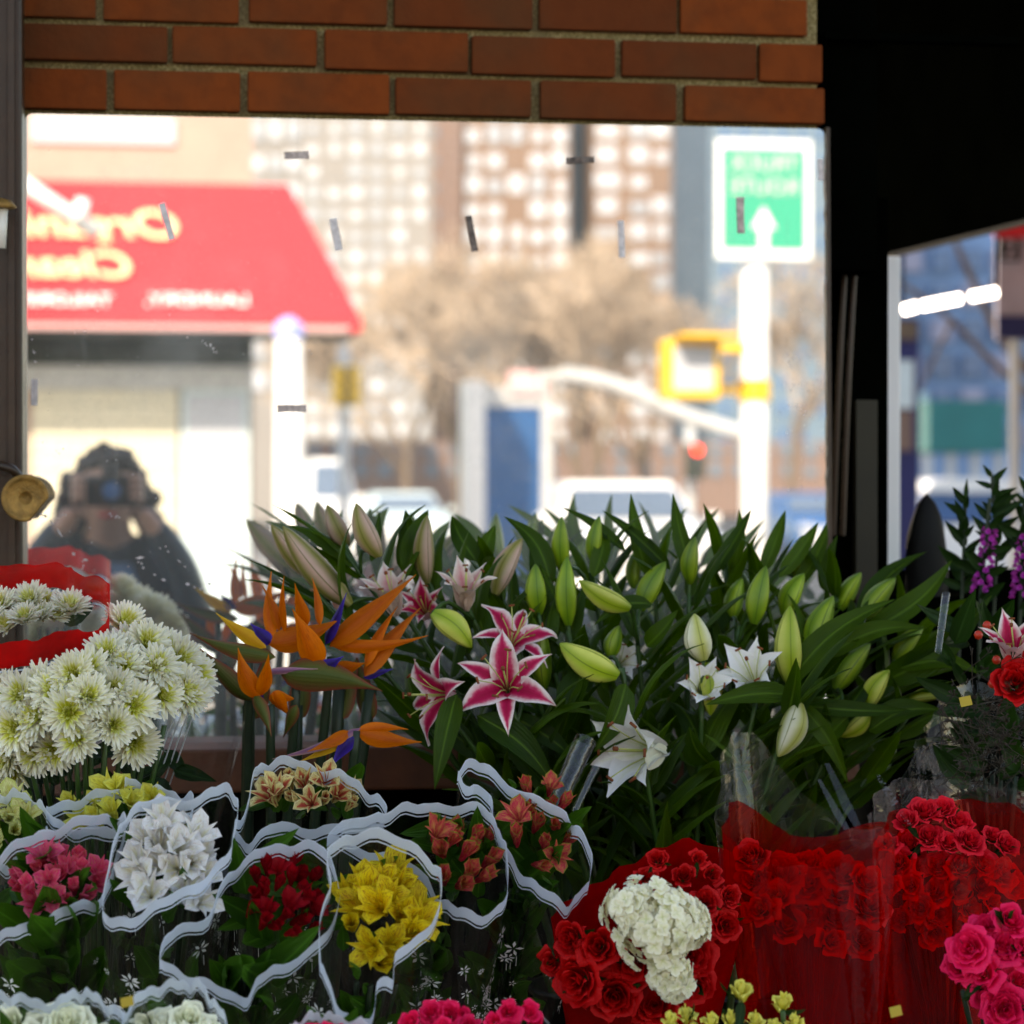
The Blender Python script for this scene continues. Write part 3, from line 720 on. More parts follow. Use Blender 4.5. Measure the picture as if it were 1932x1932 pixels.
tower('brick_block', 'blue grey block behind the truck route sign', 1340, 1640, 140, 250, MT['slate_blue'], (cols_(1350, 1640, 8, .4), rows(240, 860, 12, .5), 'glass_blue'))
tower('brick_block', 'narrow rose brick tower joined to the tan apartment tower', 812, 872, 60, 278, MT['rose_brick'], (cols_(815, 828, 1, .5), rows(240, 700, 9, .4), 'slate_blue'))
tower('low_terrace', 'long low brown terrace closing the far end of the street', 420, 1700, 830, 150, MT['rose_brick'], (cols_(480, 1640, 26, .5), rows(838, 912, 2, .6), 'slate_blue'))
tower('low_terrace', 'long pale building far behind the left of the street', -500, 600, 100, 260, MT['grey_facade'], (cols_(-300, 560, 12, .5), rows(110, 880, 12, .5), 'window_white'))

# bare street trees
def bare_tree(label, x, ybase, ytop, L, spread, seed, mat='twig'):
    rg = random.Random(seed); base = M(x, 900, L); base.z = 0; H = M(x, ytop, L).z
    t = thing('bare_tree', label, 'tree', base, 'bare street trees down the street')
    tr = MB(); cr = MB()
    def grow(p, d, l, r, lev):
        q = p + d * l; n_ = 3 if lev < 2 else 2
        mid = p.lerp(q, .5) + Vector((rg.uniform(-1, 1), rg.uniform(-1, 1), 0)) * l * .06
        (tr if lev < 2 else cr).tube([p, mid, q], [r, r * .85, r * .68], 6 if lev < 2 else 3, cap=False)
        if lev >= 7: return
        for k in range(3):
            nd = (d + Vector((rg.uniform(-1, 1), rg.uniform(-1, 1), rg.uniform(-.25, .75))) * spread).normalized()
            grow(p.lerp(q, rg.uniform(.55, 1)), nd, l * rg.uniform(.62, .84), max(r * .6, .022), lev + 1)
    grow(base, Vector((0, 0, 1)), H * .36, H * .022, 0)
    tr.build('trunk', MT['bark'], t); cr.build('crown', MT[mat], t)
bare_tree('wide bare brown tree standing before the tan apartment towers', 980, 900, 450, 88, .95, 4)
bare_tree('bare tree between the corner shop and the white phone kiosk', 770, 900, 540, 80, .95, 8)
bare_tree('bare reddish tree behind the yellow pedestrian signal', 1210, 900, 500, 92, .95, 15)
bare_tree('bare brown tree right of the white sign pole', 1500, 900, 540, 84, .9, 21)
bare_tree('bare tree whose crown rises left of the phone kiosk', 870, 900, 490, 96, .95, 41)
bare_tree('bare tree whose crown fills the gap above the lamp arm', 1120, 900, 500, 82, .95, 52)
bare_tree('small bare tree far down the street behind the white pickup', 1090, 900, 480, 110, 1.0, 33)

# advertising kiosk, traffic lights, van, pickup
Lk = 27.0; K = lambda x, y, d=0: M(x, y, Lk + d)
ki = thing('street_kiosk', 'tall white framed street kiosk with a blue panel', 'kiosk', (K(958, 900).x, -Lk, 0))
wbox(K(878, 900).x, K(915, 900).x, Lk, Lk + .5, 0, K(890, 718).z, 'upright', MT['white_paint'], ki)
wbox(K(1022, 900).x, K(1040, 900).x, Lk, Lk + .5, 0, K(890, 730).z, 'upright', MT['galv'], ki)
wbox(K(915, 900).x + .003, K(1022, 900).x - .003, Lk + .05, Lk + .45, .3, K(890, 768).z, 'panel', MT['kiosk_blue'], ki)
wbox(K(915, 900).x + .003, K(1022, 900).x - .003, Lk + .02, Lk + .48, K(890, 766).z, K(890, 728).z, 'head', MT['galv'], ki)
wbox(K(958, 900).x, K(1030, 900).x, Lk - .06, Lk - .004, K(890, 742).z, K(890, 700).z, 'pink_board', paint('pink_board', (.75, .45, .46), .5, .05), ki)

def signal(label, x, L, ytop, ybot, lit, body, scale=1.0, facing=True):
    S_ = lambda a, c, d=0: M(a, c, L + d)
    t = thing('traffic_signal', label, 'traffic light', (S_(x, 900).x, -L - .3, 0))
    p, q = S_(x - 16 * scale, ybot), S_(x + 16 * scale, ytop)
    bd = wbox(p.x, q.x, L, L + .3, p.z, q.z, 'housing', MT[body], t, bev=.03)
    b = MB(); b.tube([(S_(x, 900).x, -L - .5, 0), (S_(x, 900).x, -L - .5, q.z + .3)], .07, 10); b.build('mast', MT['galv'], t, smooth=True)
    b = MB(); b.tube([(S_(x, 900).x, -L - .5, q.z - .1), (S_(x, 900).x, -L - .28, q.z - .1)], .03, 8); b.build('bracket', MT['galv'], t)
    hh = (q.z - p.z) / 3
    for k, nm in enumerate(('red', 'amber', 'green')):
        c = Vector(((p.x + q.x) / 2, -L + .01, q.z - hh * (k + .5)))
        mt = emit('lit_' + nm, {'red': (1, .04, .02), 'green': (.05, .7, .3), 'amber': (1, .5, .05)}[nm], 3.0) if nm in lit else MT['ink']
        b = MB(); b.lathe([(0, .02), (hh * .28, .012), (hh * .36, 0)], 16, m=basis(Vector((0, 1, 0)), Vector((0, 0, 1)), c)); b.build('lamp', mt, bd, smooth=True)
    return t
signal('traffic light with its red lamp lit beyond the sign pole', 1315, 34, 838, 905, ('red',), 'dark_green')
signal('yellow traffic light near the corner shop awning', 655, 30, 690, 765, (), 'signal_yellow', 1.6)
lm = thing('street_lamp', 'curved grey lamp arm reaching over the street', 'street lamp', M(1412, 900, 24))
b = MB(); p = M(1412, 900, 24); b.tube([(p.x, p.y, 0), (p.x, p.y, M(1412, 820, 24).z)], .08, 10); b.build('mast', MT['galv'], lm, smooth=True)
b = MB(); b.tube(spline([M(1412, 822, 24), M(1340, 800, 24), M(1270, 775, 24), M(1200, 742, 24), M(1130, 718, 24), M(1060, 706, 24)], 20), .09, 10); b.build('arm', MT['galv'], lm, smooth=True)
b = MB(); q = M(1050, 708, 24); b.obox(q, (.22, 0, .02), (0, .09, 0), (0, 0, .05)); b.build('lamp_head', MT['galv'], lm)
lw_ = thing('banner_post', 'white street post with a pale blue cap in front of the shop', 'post', M(545, 900, 14))
p = M(545, 900, 14); b = MB(); b.tube([(p.x, p.y, 0), (p.x, p.y, M(545, 640, 14).z)], [.11, .09], 14); b.build('shaft', MT['white_paint'], lw_, smooth=True)
b = MB(); b.lathe([(.09, 0), (.11, .03), (.10, .10), (.04, .15), (0, .16)], 16, (p.x, p.y, M(545, 640, 14).z)); b.build('cap', paint('cap_blue', (.30, .36, .75), .4, .05), lw_, smooth=True)

def vehicle(name, label, x0, x1, L, roof, hood, length, mat, glassz=.45):
    """front view: x0..x1 body pixels, roof and bonnet heights in metres"""
    a, c = M(x0, 950, L).x, M(x1, 950, L).x; cx, w = (a + c) / 2, (c - a)
    t = thing(name, label, 'car', (cx, -L - length / 2, 0))
    def loft(secs, nm, mt):
        b = MB(); b.grid([[Vector((cx + x * w / 2, -L - y, z)) for x, y, z in s] for s in secs]); o = b.build(nm, mt, t, smooth=False); return o
    # body: cross-sections from nose to tail
    def sec(y, z0, z1, k): return [(-k, y, z0), (-k * 1.0, y, (z0 + z1) / 2), (-k * .96, y, z1 - .06), (-k * .86, y, z1), (k * .86, y, z1), (k * .96, y, z1 - .06), (k, y, (z0 + z1) / 2), (k, y, z0)]
    bs = [sec(-.0, .45, hood - .22, .82), sec(.06, .3, hood - .1, .94), sec(.5, .26, hood, 1), sec(1.3, .25, hood + .06, 1), sec(length - .5, .25, hood + .1, 1), sec(length, .4, hood, .9)]
    body = loft(bs, 'body', mat)
    b = MB(); b.add([Vector((cx + x * w / 2, -L - y, z)) for x, y, z in bs[0]], [list(range(8))]); b.build('grille', MT['galv'], body)
    cs = lambda y, z, k0, k1: [(-k0, y, hood), (-k1, y, z - .05), (-k1 * .9, y, z), (k1 * .9, y, z), (k1, y, z - .05), (k0, y, hood)]
    loft([cs(1.25, hood + .05, .92, .9), cs(1.95, roof, .92, .72), cs(length - 1.2, roof, .92, .72), cs(length - .5, hood + .05, .92, .9)], 'cabin', mat)
    b = MB(); e = .012; b.add([(cx - w * .40, -L - 1.33 + e, hood + .10), (cx + w * .40, -L - 1.33 + e, hood + .10), (cx + w * .325, -L - 1.86 + e, roof - .10), (cx - w * .325, -L - 1.86 + e, roof - .10)], [(0, 3, 2, 1)]); b.v = [(v[0], v[1] + .03, v[2] + .02) for v in b.v]
    b.build('windscreen', MT['car_glass'], t)
    for s in (-1, 1):
        b = MB(); b.obox((cx + s * w * .36, -L + .005, hood - .22), (w * .09, 0, 0), (0, .03, 0), (0, 0, .06)); b.build('headlight', MT['window_white'], t)
        b = MB(); b.obox((cx + s * w * .54, -L - 1.4, hood + .12), (.07, 0, 0), (0, .05, 0), (0, 0, .06)); b.build('wing_mirror', mat, t)
        for y in (.75, length - .9):
            m_ = basis(Vector((1, 0, 0)), Vector((0, 1, 0)), Vector((cx + s * w * .46, -L - y, .20)))
            b = MB(); b.lathe([(0, -.1), (.2, -.1), (.33, -.09), (.34, 0), (.33, .09), (.2, .1), (0, .1)], 20, m=m_); b.build('wheel', MT['tyre'], t, smooth=True)
    return t
vehicle('white_pickup', 'white pickup truck facing the stall across the street', 1075, 1385, 25, 1.66, 1.10, 5.2, MT['car_white'])
vehicle('parked_van', 'tall white delivery van parked beyond the corner shop', 590, 690, 40, 2.1, 1.3, 5.4, MT['car_white'])
vehicle('parked_car', 'pale blue car parked far down the street', 700, 860, 52, 1.5, 1.0, 4.5, MT['pale_blue'])
vehicle('parked_car', 'dark blue car parked right of the sign pole', 1500, 1660, 48, 1.5, 1.0, 4.5, MT['kiosk_blue'])

# ------------------------------------------------------------------ the street beyond the open right side of the stall
def nb(x0, x1, y0, y1, Y, dpt, name, mat, parent, bev=0):
    p, q = P(x0, y1, Y), P(x1, y0, Y)
    b = MB(); b.box((p.x, Y, p.z), (q.x, Y + dpt, q.z), bev=bev); return b.build(name, mat, parent)
ob = thing('blue_grey_building', 'blue grey building in shade across the side street', 'building', (P(1800, 900, 40).x, 40, 0))
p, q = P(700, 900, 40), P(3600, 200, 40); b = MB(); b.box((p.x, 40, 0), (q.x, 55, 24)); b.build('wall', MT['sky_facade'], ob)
for k in range(-8, 24):
    for j in range(6):
        nb(1700 + k * 58, 1740 + k * 58, 470 + j * 66, 512 + j * 66, 39.9, .2, 'window', MT['glass_blue'] if (k + j) % 3 else MT['mauve'], ob)
sc_ = thing('scaffold_shed', 'teal boarded pavement shed in front of the blue grey building', 'shed', (P(1820, 900, 22).x, 22, 0))
nb(1752, 1898, 756, 852, 22, 1.6, 'hoarding', MT['teal'], sc_)
for x in (1756, 1800, 1846, 1890):
    p = P(x, 856, 22); b = MB(); b.tube([(p.x, 22.1, 0), (p.x, 22.1, p.z)], .05, 8); b.build('leg', MT['galv'], sc_)
nb(1700, 1750, 740, 862, 23, .4, 'light_hoarding', MT['pale_blue'], sc_)
bs_ = thing('side_sign_board', 'street sign board with red top and a black number panel', 'sign', (P(1915, 900, 6).x, 6, 0))
nb(1882, 2010, 425, 640, 6, .03, 'board', MT['mauve'], bs_)
nb(1878, 2010, 418, 448, 5.98, .02, 'red_top', MT['sign_red'], bs_)
nm_ = nb(1886, 1926, 452, 492, 5.985, .012, 'number_panel', MT['ink'], bs_)
letter('2', .10, P(1906, 472, 5.978), MT['mauve'], nm_, face=-1, extrude=.001)
nb(1882, 2010, 597, 638, 5.985, .012, 'navy_strip', MT['navy'], bs_)
p = P(1918, 640, 6); b = MB(); b.tube([(p.x, 6.02, 0), (p.x, 6.02, p.z)], .02, 8); b.build('pole', MT['galv'], bs_)
nv = thing('advert_column', 'dark navy advertising column behind the white frame post', 'column', (P(1712, 900, 12).x, 12, 0))
nb(1690, 1735, 600, 1100, 12, .3, 'shaft', MT['navy'], nv)
nb(1691, 1724, 680, 770, 11.97, .02, 'poster', MT['pale_blue'], nv); nb(1693, 1722, 775, 850, 11.97, .02, 'poster', MT['rose_brick'], nv)
nb(1690, 1732, 605, 640, 11.97, .02, 'cap_band', MT['bark'], nv)
st_ = thing('side_street_tree', 'thin bare tree branches crossing the view of the side street', 'tree', P(1960, 1000, 9))
b = MB(); q = P(1990, 900, 9); b.tube([(q.x, 9, 0), P(1975, 760, 9), P(1955, 300, 9.2)], [.07, .05, .03], 8); b.build('trunk', MT['bark'], st_, smooth=True)
for pts, r0 in [([(1972, 765), (1880, 690), (1790, 600), (1690, 525)], .022), ([(1960, 720), (1890, 640), (1840, 540), (1790, 430)], .03), ([(1800, 600), (1770, 660), (1735, 740)], .012), ([(1868, 560), (1885, 500), (1900, 440)], .014), ([(1965, 600), (1930, 540), (1915, 470)], .016)]:
    b = MB(); b.tube(spline([P(x, y, 9) for x, y in pts], 12), [r0 * (1 - .05 * k) for k in range(12)], 6); b.build('branch', MT['bark'], st_, smooth=True)
tl = thing('tube_lamp', 'lit white fluorescent tube lamp hanging in the open side of the stall', 'lamp', P(1790, 575, 2.4))
glow = emit('tube_glow', (1, .96, 1), 2.6)
for (x0, y0, x1, y1) in [(1704, 585, 1730, 578), (1740, 577, 1812, 563), (1832, 560, 1880, 551)]:
    b = MB(); b.tube([P(x0, y0, 2.4), P(x1, y1, 2.4)], .013, 10); b.build('tube', glow, tl, smooth=True)
b = MB(); b.tube([P(1700, 583, 2.43), P(1884, 548, 2.43)], .006, 6); b.build('batten', MT['galv'], tl)
for x, y in ((1705, 582), (1880, 549)):
    b = MB(); q = P(x, y, 2.43); b.tube([q, q + Vector((0, 0, .5))], .003, 6); b.build('wire', MT['ink'], tl)
sc2 = thing('side_car', 'pale car parked in the side street', 'car', (P(1830, 930, 15).x, 15, 0))
def carrot(nm, prof, Y, dpt, mat):
    f_ = [P(x, y, Y) for x, y in prof]; bk_ = [p + Vector((0, dpt, 0)) for p in f_]; n_ = len(f_)
    b = MB(); b.add(f_ + bk_, [list(range(n_))[::-1], list(range(n_, 2 * n_))] + [(i, (i + 1) % n_, n_ + (i + 1) % n_, n_ + i) for i in range(n_)]); return b.build(nm, mat, sc2)
carrot('roof', [(1745, 928), (1760, 908), (1800, 902), (1880, 902), (1930, 906), (1960, 928)], 15, 1.6, MT['car_white'])
carrot('cabin', [(1725, 985), (1748, 930), (1955, 930), (1990, 985)], 15.05, 1.5, MT['kiosk_blue'])
carrot('body', [(1660, 1100), (1664, 990), (2040, 990), (2050, 1100)], 14.95, 1.7, MT['car_white'])
for x in (1710, 1990):
    b = MB(); q = P(x, 1085, 14.9); b.lathe([(0, -.1), (.3, -.1), (.32, 0), (.3, .1), (0, .1)], 20, m=basis(Vector((0, 1, 0)), Vector((0, 0, 1)), q)); b.build('wheel', MT['tyre'], sc2, smooth=True)

# ------------------------------------------------------------------ plant meshes
def smooth(t): t = max(0, min(1, t)); return t * t * (3 - 2 * t)
SH = {
    'lily': lambda t: (math.sin(math.pi * min(1, t * .93 + .07)) ** .72) * (1 - .25 * t) * (1 - t ** 7),
    'obov': lambda t: (.22 + .78 * smooth(t * 1.35)) * (1 - max(0, (t - .72) / .28) ** 2.4),
    'lance': lambda t: math.sin(math.pi * (t ** .62)) ** .85 * (1 - .12 * t) + .03 * (1 - t),
    'strap': lambda t: (.5 + .5 * smooth(t * 2.5)) * (1 - .62 * max(0, (t - .78) / .22) ** 2.0),
    'round': lambda t: (.35 + .65 * smooth(t * 1.6)) * math.sqrt(max(0.0, 1 - max(0, (t - .55) / .45) ** 2)),
    'dart': lambda t: (math.sin(math.pi * min(1, t ** .56)) ** 1.4),
}
def petal(b, L, Wd, o0, o1, az=0.0, shape='lily', cup=.3, nu=4, nv=8, ruffle=0.0, pw=1.0, mi=0, r0=0.0, z0=0.0, twist=0.0, ph=0.0, m=None):
    rows, uvs = [], []; r, z = r0, z0; ds = L / nv; ca, sa = math.cos(az), math.sin(az)
    for i in range(nv + 1):
        t = i / nv; phi = o0 + (o1 - o0) * t ** pw
        if i: r += math.sin(phi) * ds; z += math.cos(phi) * ds
        w = Wd * .5 * SH[shape](t); row = []
        nr, nz = math.cos(phi), -math.sin(phi)               # outward normal of the petal's back
        for j in range(nu + 1):
            u = -1 + 2 * j / nu; tw = twist * t
            off = -cup * (1 - u * u) * w * -1 * 0 + (-cup * w * u * u) * -1 * 0 + cup * w * (u * u) * -1
            off += ruffle * Wd * math.sin(t * 15 + ph + (2 if u > 0 else 0)) * u * u
            x = u * w * math.cos(tw); d = off + u * w * math.sin(tw)
            rr_, zz = r + nr * d, z + nz * d
            p = Vector((x * ca - rr_ * sa, x * sa + rr_ * ca, zz)); row.append(m @ p if m else p)
        rows.append(row); uvs.append([(j / nu, t) for j in range(nu + 1)])
    b.grid(rows, uvs, mi)
ME = {}
# unit lily leaves: length 1 along Z, bending towards +Y
for k in range(7):
    b = MB(); rg = random.Random(50 + k)
    petal(b, 1.0, rg.uniform(.19, .25), rg.uniform(-.18, .1), rg.uniform(.25, 1.15), shape='lance', cup=-.45, nu=4, nv=10, pw=1.5, twist=rg.uniform(-.9, .9), ruffle=.02, ph=k)
    ME['lily_leaf', k] = b.mesh('leaf', MT['lily_leaf'])
for nm, mat in (('soft', 'soft_leaf'), ('dark', 'dark_leaf')):
    for k in range(5):
        b = MB(); rg = random.Random(80 + k)
        petal(b, 1.0, rg.uniform(.26, .36), rg.uniform(-.2, .2), rg.uniform(.3, 1.2), shape='lance', cup=-.4, nu=4, nv=8, pw=1.3, twist=rg.uniform(-.8, .8), ruffle=.05, ph=k)
        ME[nm, k] = b.mesh('leaf', MT[mat])
# buds: unit length along Z
for nm in ('bud_green', 'bud_pale', 'bud_pink', 'bud_white'):
    for k in range(2):
        b = MB(); rows, uvs = [], []; rg = random.Random(k)
        n_, h_ = 24, 12; wd = (.20, .23)[k]
        for i in range(h_ + 1):
            t = i / h_; r = wd * (math.sin(math.pi * (t ** .9) * .94 + .12) ** .75) * (1 - .18 * t) if 0 < t < 1 else wd * (.30 if t == 0 else .05)
            bend = .05 * math.sin(t * math.pi)
            rows.append([Vector((r * (1 + .10 * math.cos(3 * a)) * math.cos(a) + bend, r * (1 + .10 * math.cos(3 * a)) * math.sin(a), t)) for a in [2 * math.pi * j / n_ for j in range(n_)]])
            uvs.append([(j / n_, t) for j in range(n_)])
        # closed ring with its own seam column so the stripes do not smear
        rows = [r + [r[0]] for r in rows]; uvs = [u + [(1.0, u[0][1])] for u in uvs]
        b.grid(rows, uvs); ME[nm, k] = b.mesh('bud', MT[nm])
# lily petals (flower axis Z, length about 1)
for nm, mat in (('star', 'stargazer'), ('pale', 'pale_lily'), ('white', 'white_lily')):
    for st, (o0, o1, pw) in {'open': (.28, 2.15, 1.2), 'half': (.22, 1.15, 1.6), 'shut': (.16, .30, 1.0)}.items():
        for k in range(3):
            b = MB(); rg = random.Random(k * 7 + len(st))
            petal(b, 1.0, ((.46, .33, .43) if nm != 'white' else (.58, .42, .52))[k], o0 + rg.uniform(-.05, .05), o1 + rg.uniform(-.15, .15), 0, 'lily', .32, 6, 12, (.055 if nm != 'white' else .03), pw, r0=.02, ph=k * 2)
            ME['lp', nm, st, k] = b.mesh('petal', MT[mat])
b = MB()
for k in range(6):
    a = k * math.pi / 3 + .3; pts = [Vector((math.sin(a) * (.03 + .32 * t * t), math.cos(a) * (.03 + .32 * t * t), t * .72)) for t in (0, .33, .66, 1)]
    b.tube(pts, .008, 5, 0)
    b.tube([pts[-1] + Vector((math.cos(a), -math.sin(a), 0)) * -.05, pts[-1] + Vector((math.cos(a), -math.sin(a), 0)) * .05], [.018, .018], 6, 1)
b.tube([(0, 0, 0), (.02, 0, .4), (.03, .02, .82)], .012, 6, 0); b.tube([(.03, .02, .80), (.032, .022, .85)], .03, 6, 1)
ME['stamens'] = b.mesh('stamens', [MT['filament'], MT['anther']])
def lily_flower(parent, pos, face, L, kind, state='open', spin=0.0, stam=True):
    fl = bpy.data.objects.new('flower', None); fl.empty_display_size = .02
    fm = basis(face, UP, pos) @ Matrix.Rotation(spin, 4, 'Z'); place(fl, fm, parent)
    for k in range(6):
        sc = L * (1.0 if k % 2 == 0 else .95)
        m = fm @ Matrix.Rotation(k * math.pi / 3, 4, 'Z') @ Matrix.Diagonal((sc, sc, sc, 1))
        inst('petal', ME['lp', kind, state, (0, 1, 0, 1, 2, 1)[k]], fl, m)
    if stam: inst('stamens', ME['stamens'], fl, fm @ Matrix.Diagonal((L, L, L, 1)))
    return fl
# small trumpet flowers: one mesh each (axis Z, length about 1)
def alstro(mat, o1, seed, n=6, shape='obov', wd=.44):
    b = MB(); rg = random.Random(seed)
    for k in range(n):
        big = k % 2 == 0
        petal(b, rg.uniform(.92, 1.05), (wd if big else wd * .62) * rg.uniform(.9, 1.1), .12, o1 * (1.0 if big else .85) + rg.uniform(-.12, .12), k * 2 * math.pi / n, shape if big else 'lily', .35, 4, 6, .04, 1.4, ph=k * 3)
    for k in range(3):
        a = rg.uniform(0, 6.3); b.tube([(0, 0, .1), (.06 * math.cos(a), .06 * math.sin(a), .5), (.14 * math.cos(a), .14 * math.sin(a), .75)], .012, 4)
    return b.mesh('flower', MT[mat])
for c in ('white', 'yellow', 'lemon', 'pink', 'red', 'peach', 'cream', 'green'):
    for k in range(3): ME['als_' + c, k] = alstro('als_' + c, (.95, 1.25, .75)[k], k * 5 + 1)
    for k in range(2): ME['alsbud_' + c, k] = alstro('als_' + c, (.16, .34)[k], k + 40, wd=.40)
def rose(mat, seed, n=19, tight=1.0):
    b = MB(); rg = random.Random(seed)
    for i in range(n):
        f = i / (n - 1); az = i * 2.399 + rg.uniform(-.5, .5); rad = (.09 + .78 * f ** .9 * rg.uniform(.85, 1.12)) * tight; h = (.98 - .34 * f) * rg.uniform(.9, 1.08); span = 1.2 - .4 * f + (.9 if i < 3 else 0)
        lean = rg.uniform(-.08, .14) * f; curl = rg.uniform(.35, 1.25); ph = rg.uniform(0, 6)
        rows, uvs = [], []
        for a in range(8):
            t = a / 7; row = []; uvr = []
            rp = rad * (.40 + .64 * math.sin(t * 1.75)) + .24 * f * curl * (max(0, t - .66) / .34) ** 1.6 + lean * t
            zz = h * t - .16 * f * curl * (max(0, t - .70) / .30) ** 2 - .05 * f
            for j in range(7):
                u = -1 + j / 3; an = az + u * span * (.5 + .5 * math.sin(min(1, t * 1.3) * math.pi / 2)) * math.sqrt(max(.15, 1 - .55 * max(0, t - .6) / .4 * u * u))
                lip = -.20 * abs(u) ** 2.2 * (t ** 3) + .05 * math.sin(u * 4 + ph) * t * t
                k_ = 1 + .07 * math.sin(u * 5 + ph + i) * t
                row.append(Vector((rp * k_ * math.cos(an), rp * k_ * math.sin(an), zz + lip))); uvr.append((j / 6, t))
            rows.append(row); uvs.append(uvr)
        b.grid(rows, uvs)
    return b.mesh('bloom', MT[mat])
for c in ('red', 'hot', 'coral', 'yellow', 'cream'):
    for k in range(4): ME['rose_' + c, k] = rose('rose_' + c, k + 3, (20, 14, 24, 17)[k], (1.0, .78, 1.08, .9)[k])
    ME['rosebud_' + c, 0] = rose('rose_' + c, 9, 9, .55); ME['rosebud_' + c, 1] = rose('rose_' + c, 12, 8, .5)
def mum(seed, flat=1.0):
    b = MB(); rg = random.Random(seed)
    for ring, (cnt, L, op, wd, mi) in enumerate([(9, .34, .25, .10, 1), (12, .5, .55, .12, 1), (15, .70, .85, .145, 1), (20, .88, 1.12, .16, 0), (22, .98, 1.38, .17, 0), (22, 1.0, 1.62, .17, 0)]):
        for k in range(cnt):
            az = (k + ring * .5 + rg.uniform(-.25, .25)) * 2 * math.pi / cnt; l = L * rg.uniform(.86, 1.1)
            petal(b, l, wd * rg.uniform(.9, 1.15), op * .9 * flat + rg.uniform(-.15, .15), op * .75 * flat + rg.uniform(-.35, .3), az, 'strap', .75, 2, 4, 0, 1.0, mi, r0=.06, z0=.06 - ring * .018)
    b.lathe([(.15, .05), (.14, .12), (.08, .17), (0, .18)], 10, mi=2)
    return b.mesh('bloom', [MT['mum'], MT['mum_in'], MT['mum_eye']])
for k in range(7): ME['mum', k] = mum(k + 2, (1.0, .82, 1.15, .92, .7, 1.05, .88)[k])

# ------------------------------------------------------------------ lilies
# stems: (base x, top x, top y, depth)
LY0 = -.30
stems_px = [(1120, 600, 1120, -.36), (1130, 650, 1040, -.30), (1140, 745, 1130, -.34), (1150, 812, 1110, -.30), (1160, 875, 1130, -.36), (1170, 835, 1330, -.46),
            (1180, 980, 1230, -.42), (1190, 1018, 1180, -.38), (1200, 960, 1330, -.48), (1215, 1070, 1190, -.36), (1225, 1115, 1080, -.24), (1240, 1175, 1260, -.46),
            (1250, 1200, 1180, -.36), (1260, 1235, 1080, -.22), (1275, 1215, 1440, -.50), (1290, 1300, 1120, -.30), (1300, 1325, 1330, -.46), (1315, 1395, 1180, -.34),
            (1325, 1425, 1330, -.46), (1340, 1490, 1200, -.34), (1350, 1495, 1320, -.50), (1365, 1540, 1250, -.38), (1375, 1580, 1120, -.24), (1390, 1630, 1190, -.34),
            (1400, 1600, 1330, -.42), (1410, 1680, 1270, -.36), (1420, 1720, 1340, -.40), (1400, 1440, 1090, -.22), (1360, 1370, 1070, -.20), (1190, 930, 1090, -.24), (1430, 1720, 1200, -.26)]
buds = [  # tip, base, width px, kind, depth
    ((512, 990), (604, 1094), 42, 'bud_pink', -.30), ((534, 993), (660, 1142), 54, 'bud_pink', -.36), ((617, 953), (655, 1032), 38, 'bud_pink', -.28), ((672, 950), (716, 1050), 44, 'bud_pink', -.32),
    ((806, 972), (806, 1100), 40, 'bud_pink', -.30), ((985, 1016), (934, 1122), 44, 'bud_pink', -.32), ((890, 1222), (816, 1155), 50, 'bud_pale', -.42),
    ((1010, 1064), (1016, 1160), 40, 'bud_green', -.36), ((1070, 1050), (1072, 1180), 40, 'bud_green', -.36), ((1060, 975), (1062, 1080), 34, 'bud_green', -.28), ((1093, 1095), (1188, 1148), 42, 'bud_pale', -.42),
    ((1056, 1214), (1166, 1276), 56, 'bud_pale', -.46), ((1022, 1178), (1026, 1300), 42, 'bud_green', -.40), ((1131, 974), (1119, 1062), 30, 'bud_green', -.26), ((1256, 1060), (1208, 1152), 42, 'bud_green', -.32),
    ((1312, 1012), (1302, 1102), 34, 'bud_green', -.30), ((1445, 1068), (1422, 1178), 42, 'bud_green', -.36), ((1517, 1082), (1480, 1164), 42, 'bud_green', -.32), ((1490, 1143), (1490, 1290), 52, 'bud_pale', -.44),
    ((1572, 1124), (1532, 1236), 48, 'bud_green', -.38), ((1690, 1090), (1628, 1168), 40, 'bud_green', -.32), ((1642, 1214), (1576, 1302), 44, 'bud_green', -.38), ((1678, 1264), (1636, 1334), 40, 'bud_pale', -.40),
    ((1782, 1312), (1716, 1318), 26, 'bud_pale', -.40), ((1468, 1428), (1508, 1326), 52, 'bud_white', -.50), ((1310, 1158), (1326, 1246), 52, 'bud_white', -.46), ((1168, 1180), (1150, 1242), 34, 'bud_green', -.38),
    ((1742, 1182), (1686, 1248), 34, 'bud_green', -.34), ((1400, 1090), (1380, 1170), 36, 'bud_green', -.26), ((1206, 1030), (1195, 1110), 30, 'bud_green', -.22), ((1585, 1390), (1640, 1345), 34, 'bud_pale', -.44),
    ((1340, 1350), (1335, 1250), 44, 'bud_pale', -.45), ((1515, 1010), (1500, 1090), 30, 'bud_green', -.2), ((1625, 1080), (1585, 1150), 34, 'bud_green', -.24)]
flowers = [  # centre, face (right, up, towards), length m, kind, state, depth
    ((738, 1128), (-.25, .95, .45), .072, 'pale', 'half', -.36), ((878, 1120), (.0, .9, .55), .070, 'pale', 'half', -.38), ((972, 1200), (.30, .72, .62), .074, 'star', 'open', -.42),
    ((953, 1288), (-.12, .42, .88), .086, 'star', 'open', -.48), ((822, 1312), (-.85, .0, .55), .078, 'star', 'open', -.46), ((800, 1150), (-.2, .5, .8), .062, 'star', 'half', -.33), ((1214, 1418), (-.62, .05, .62), .105, 'white', 'half', -.52),
    ((1420, 1280), (-.28, .62, .70), .078, 'white', 'half', -.46), ((1325, 1300), (.1, .45, .9), .066, 'white', 'half', -.46), ((1172, 1250), (.2, .3, .9), .052, 'white', 'half', -.34)]
stinfo = []
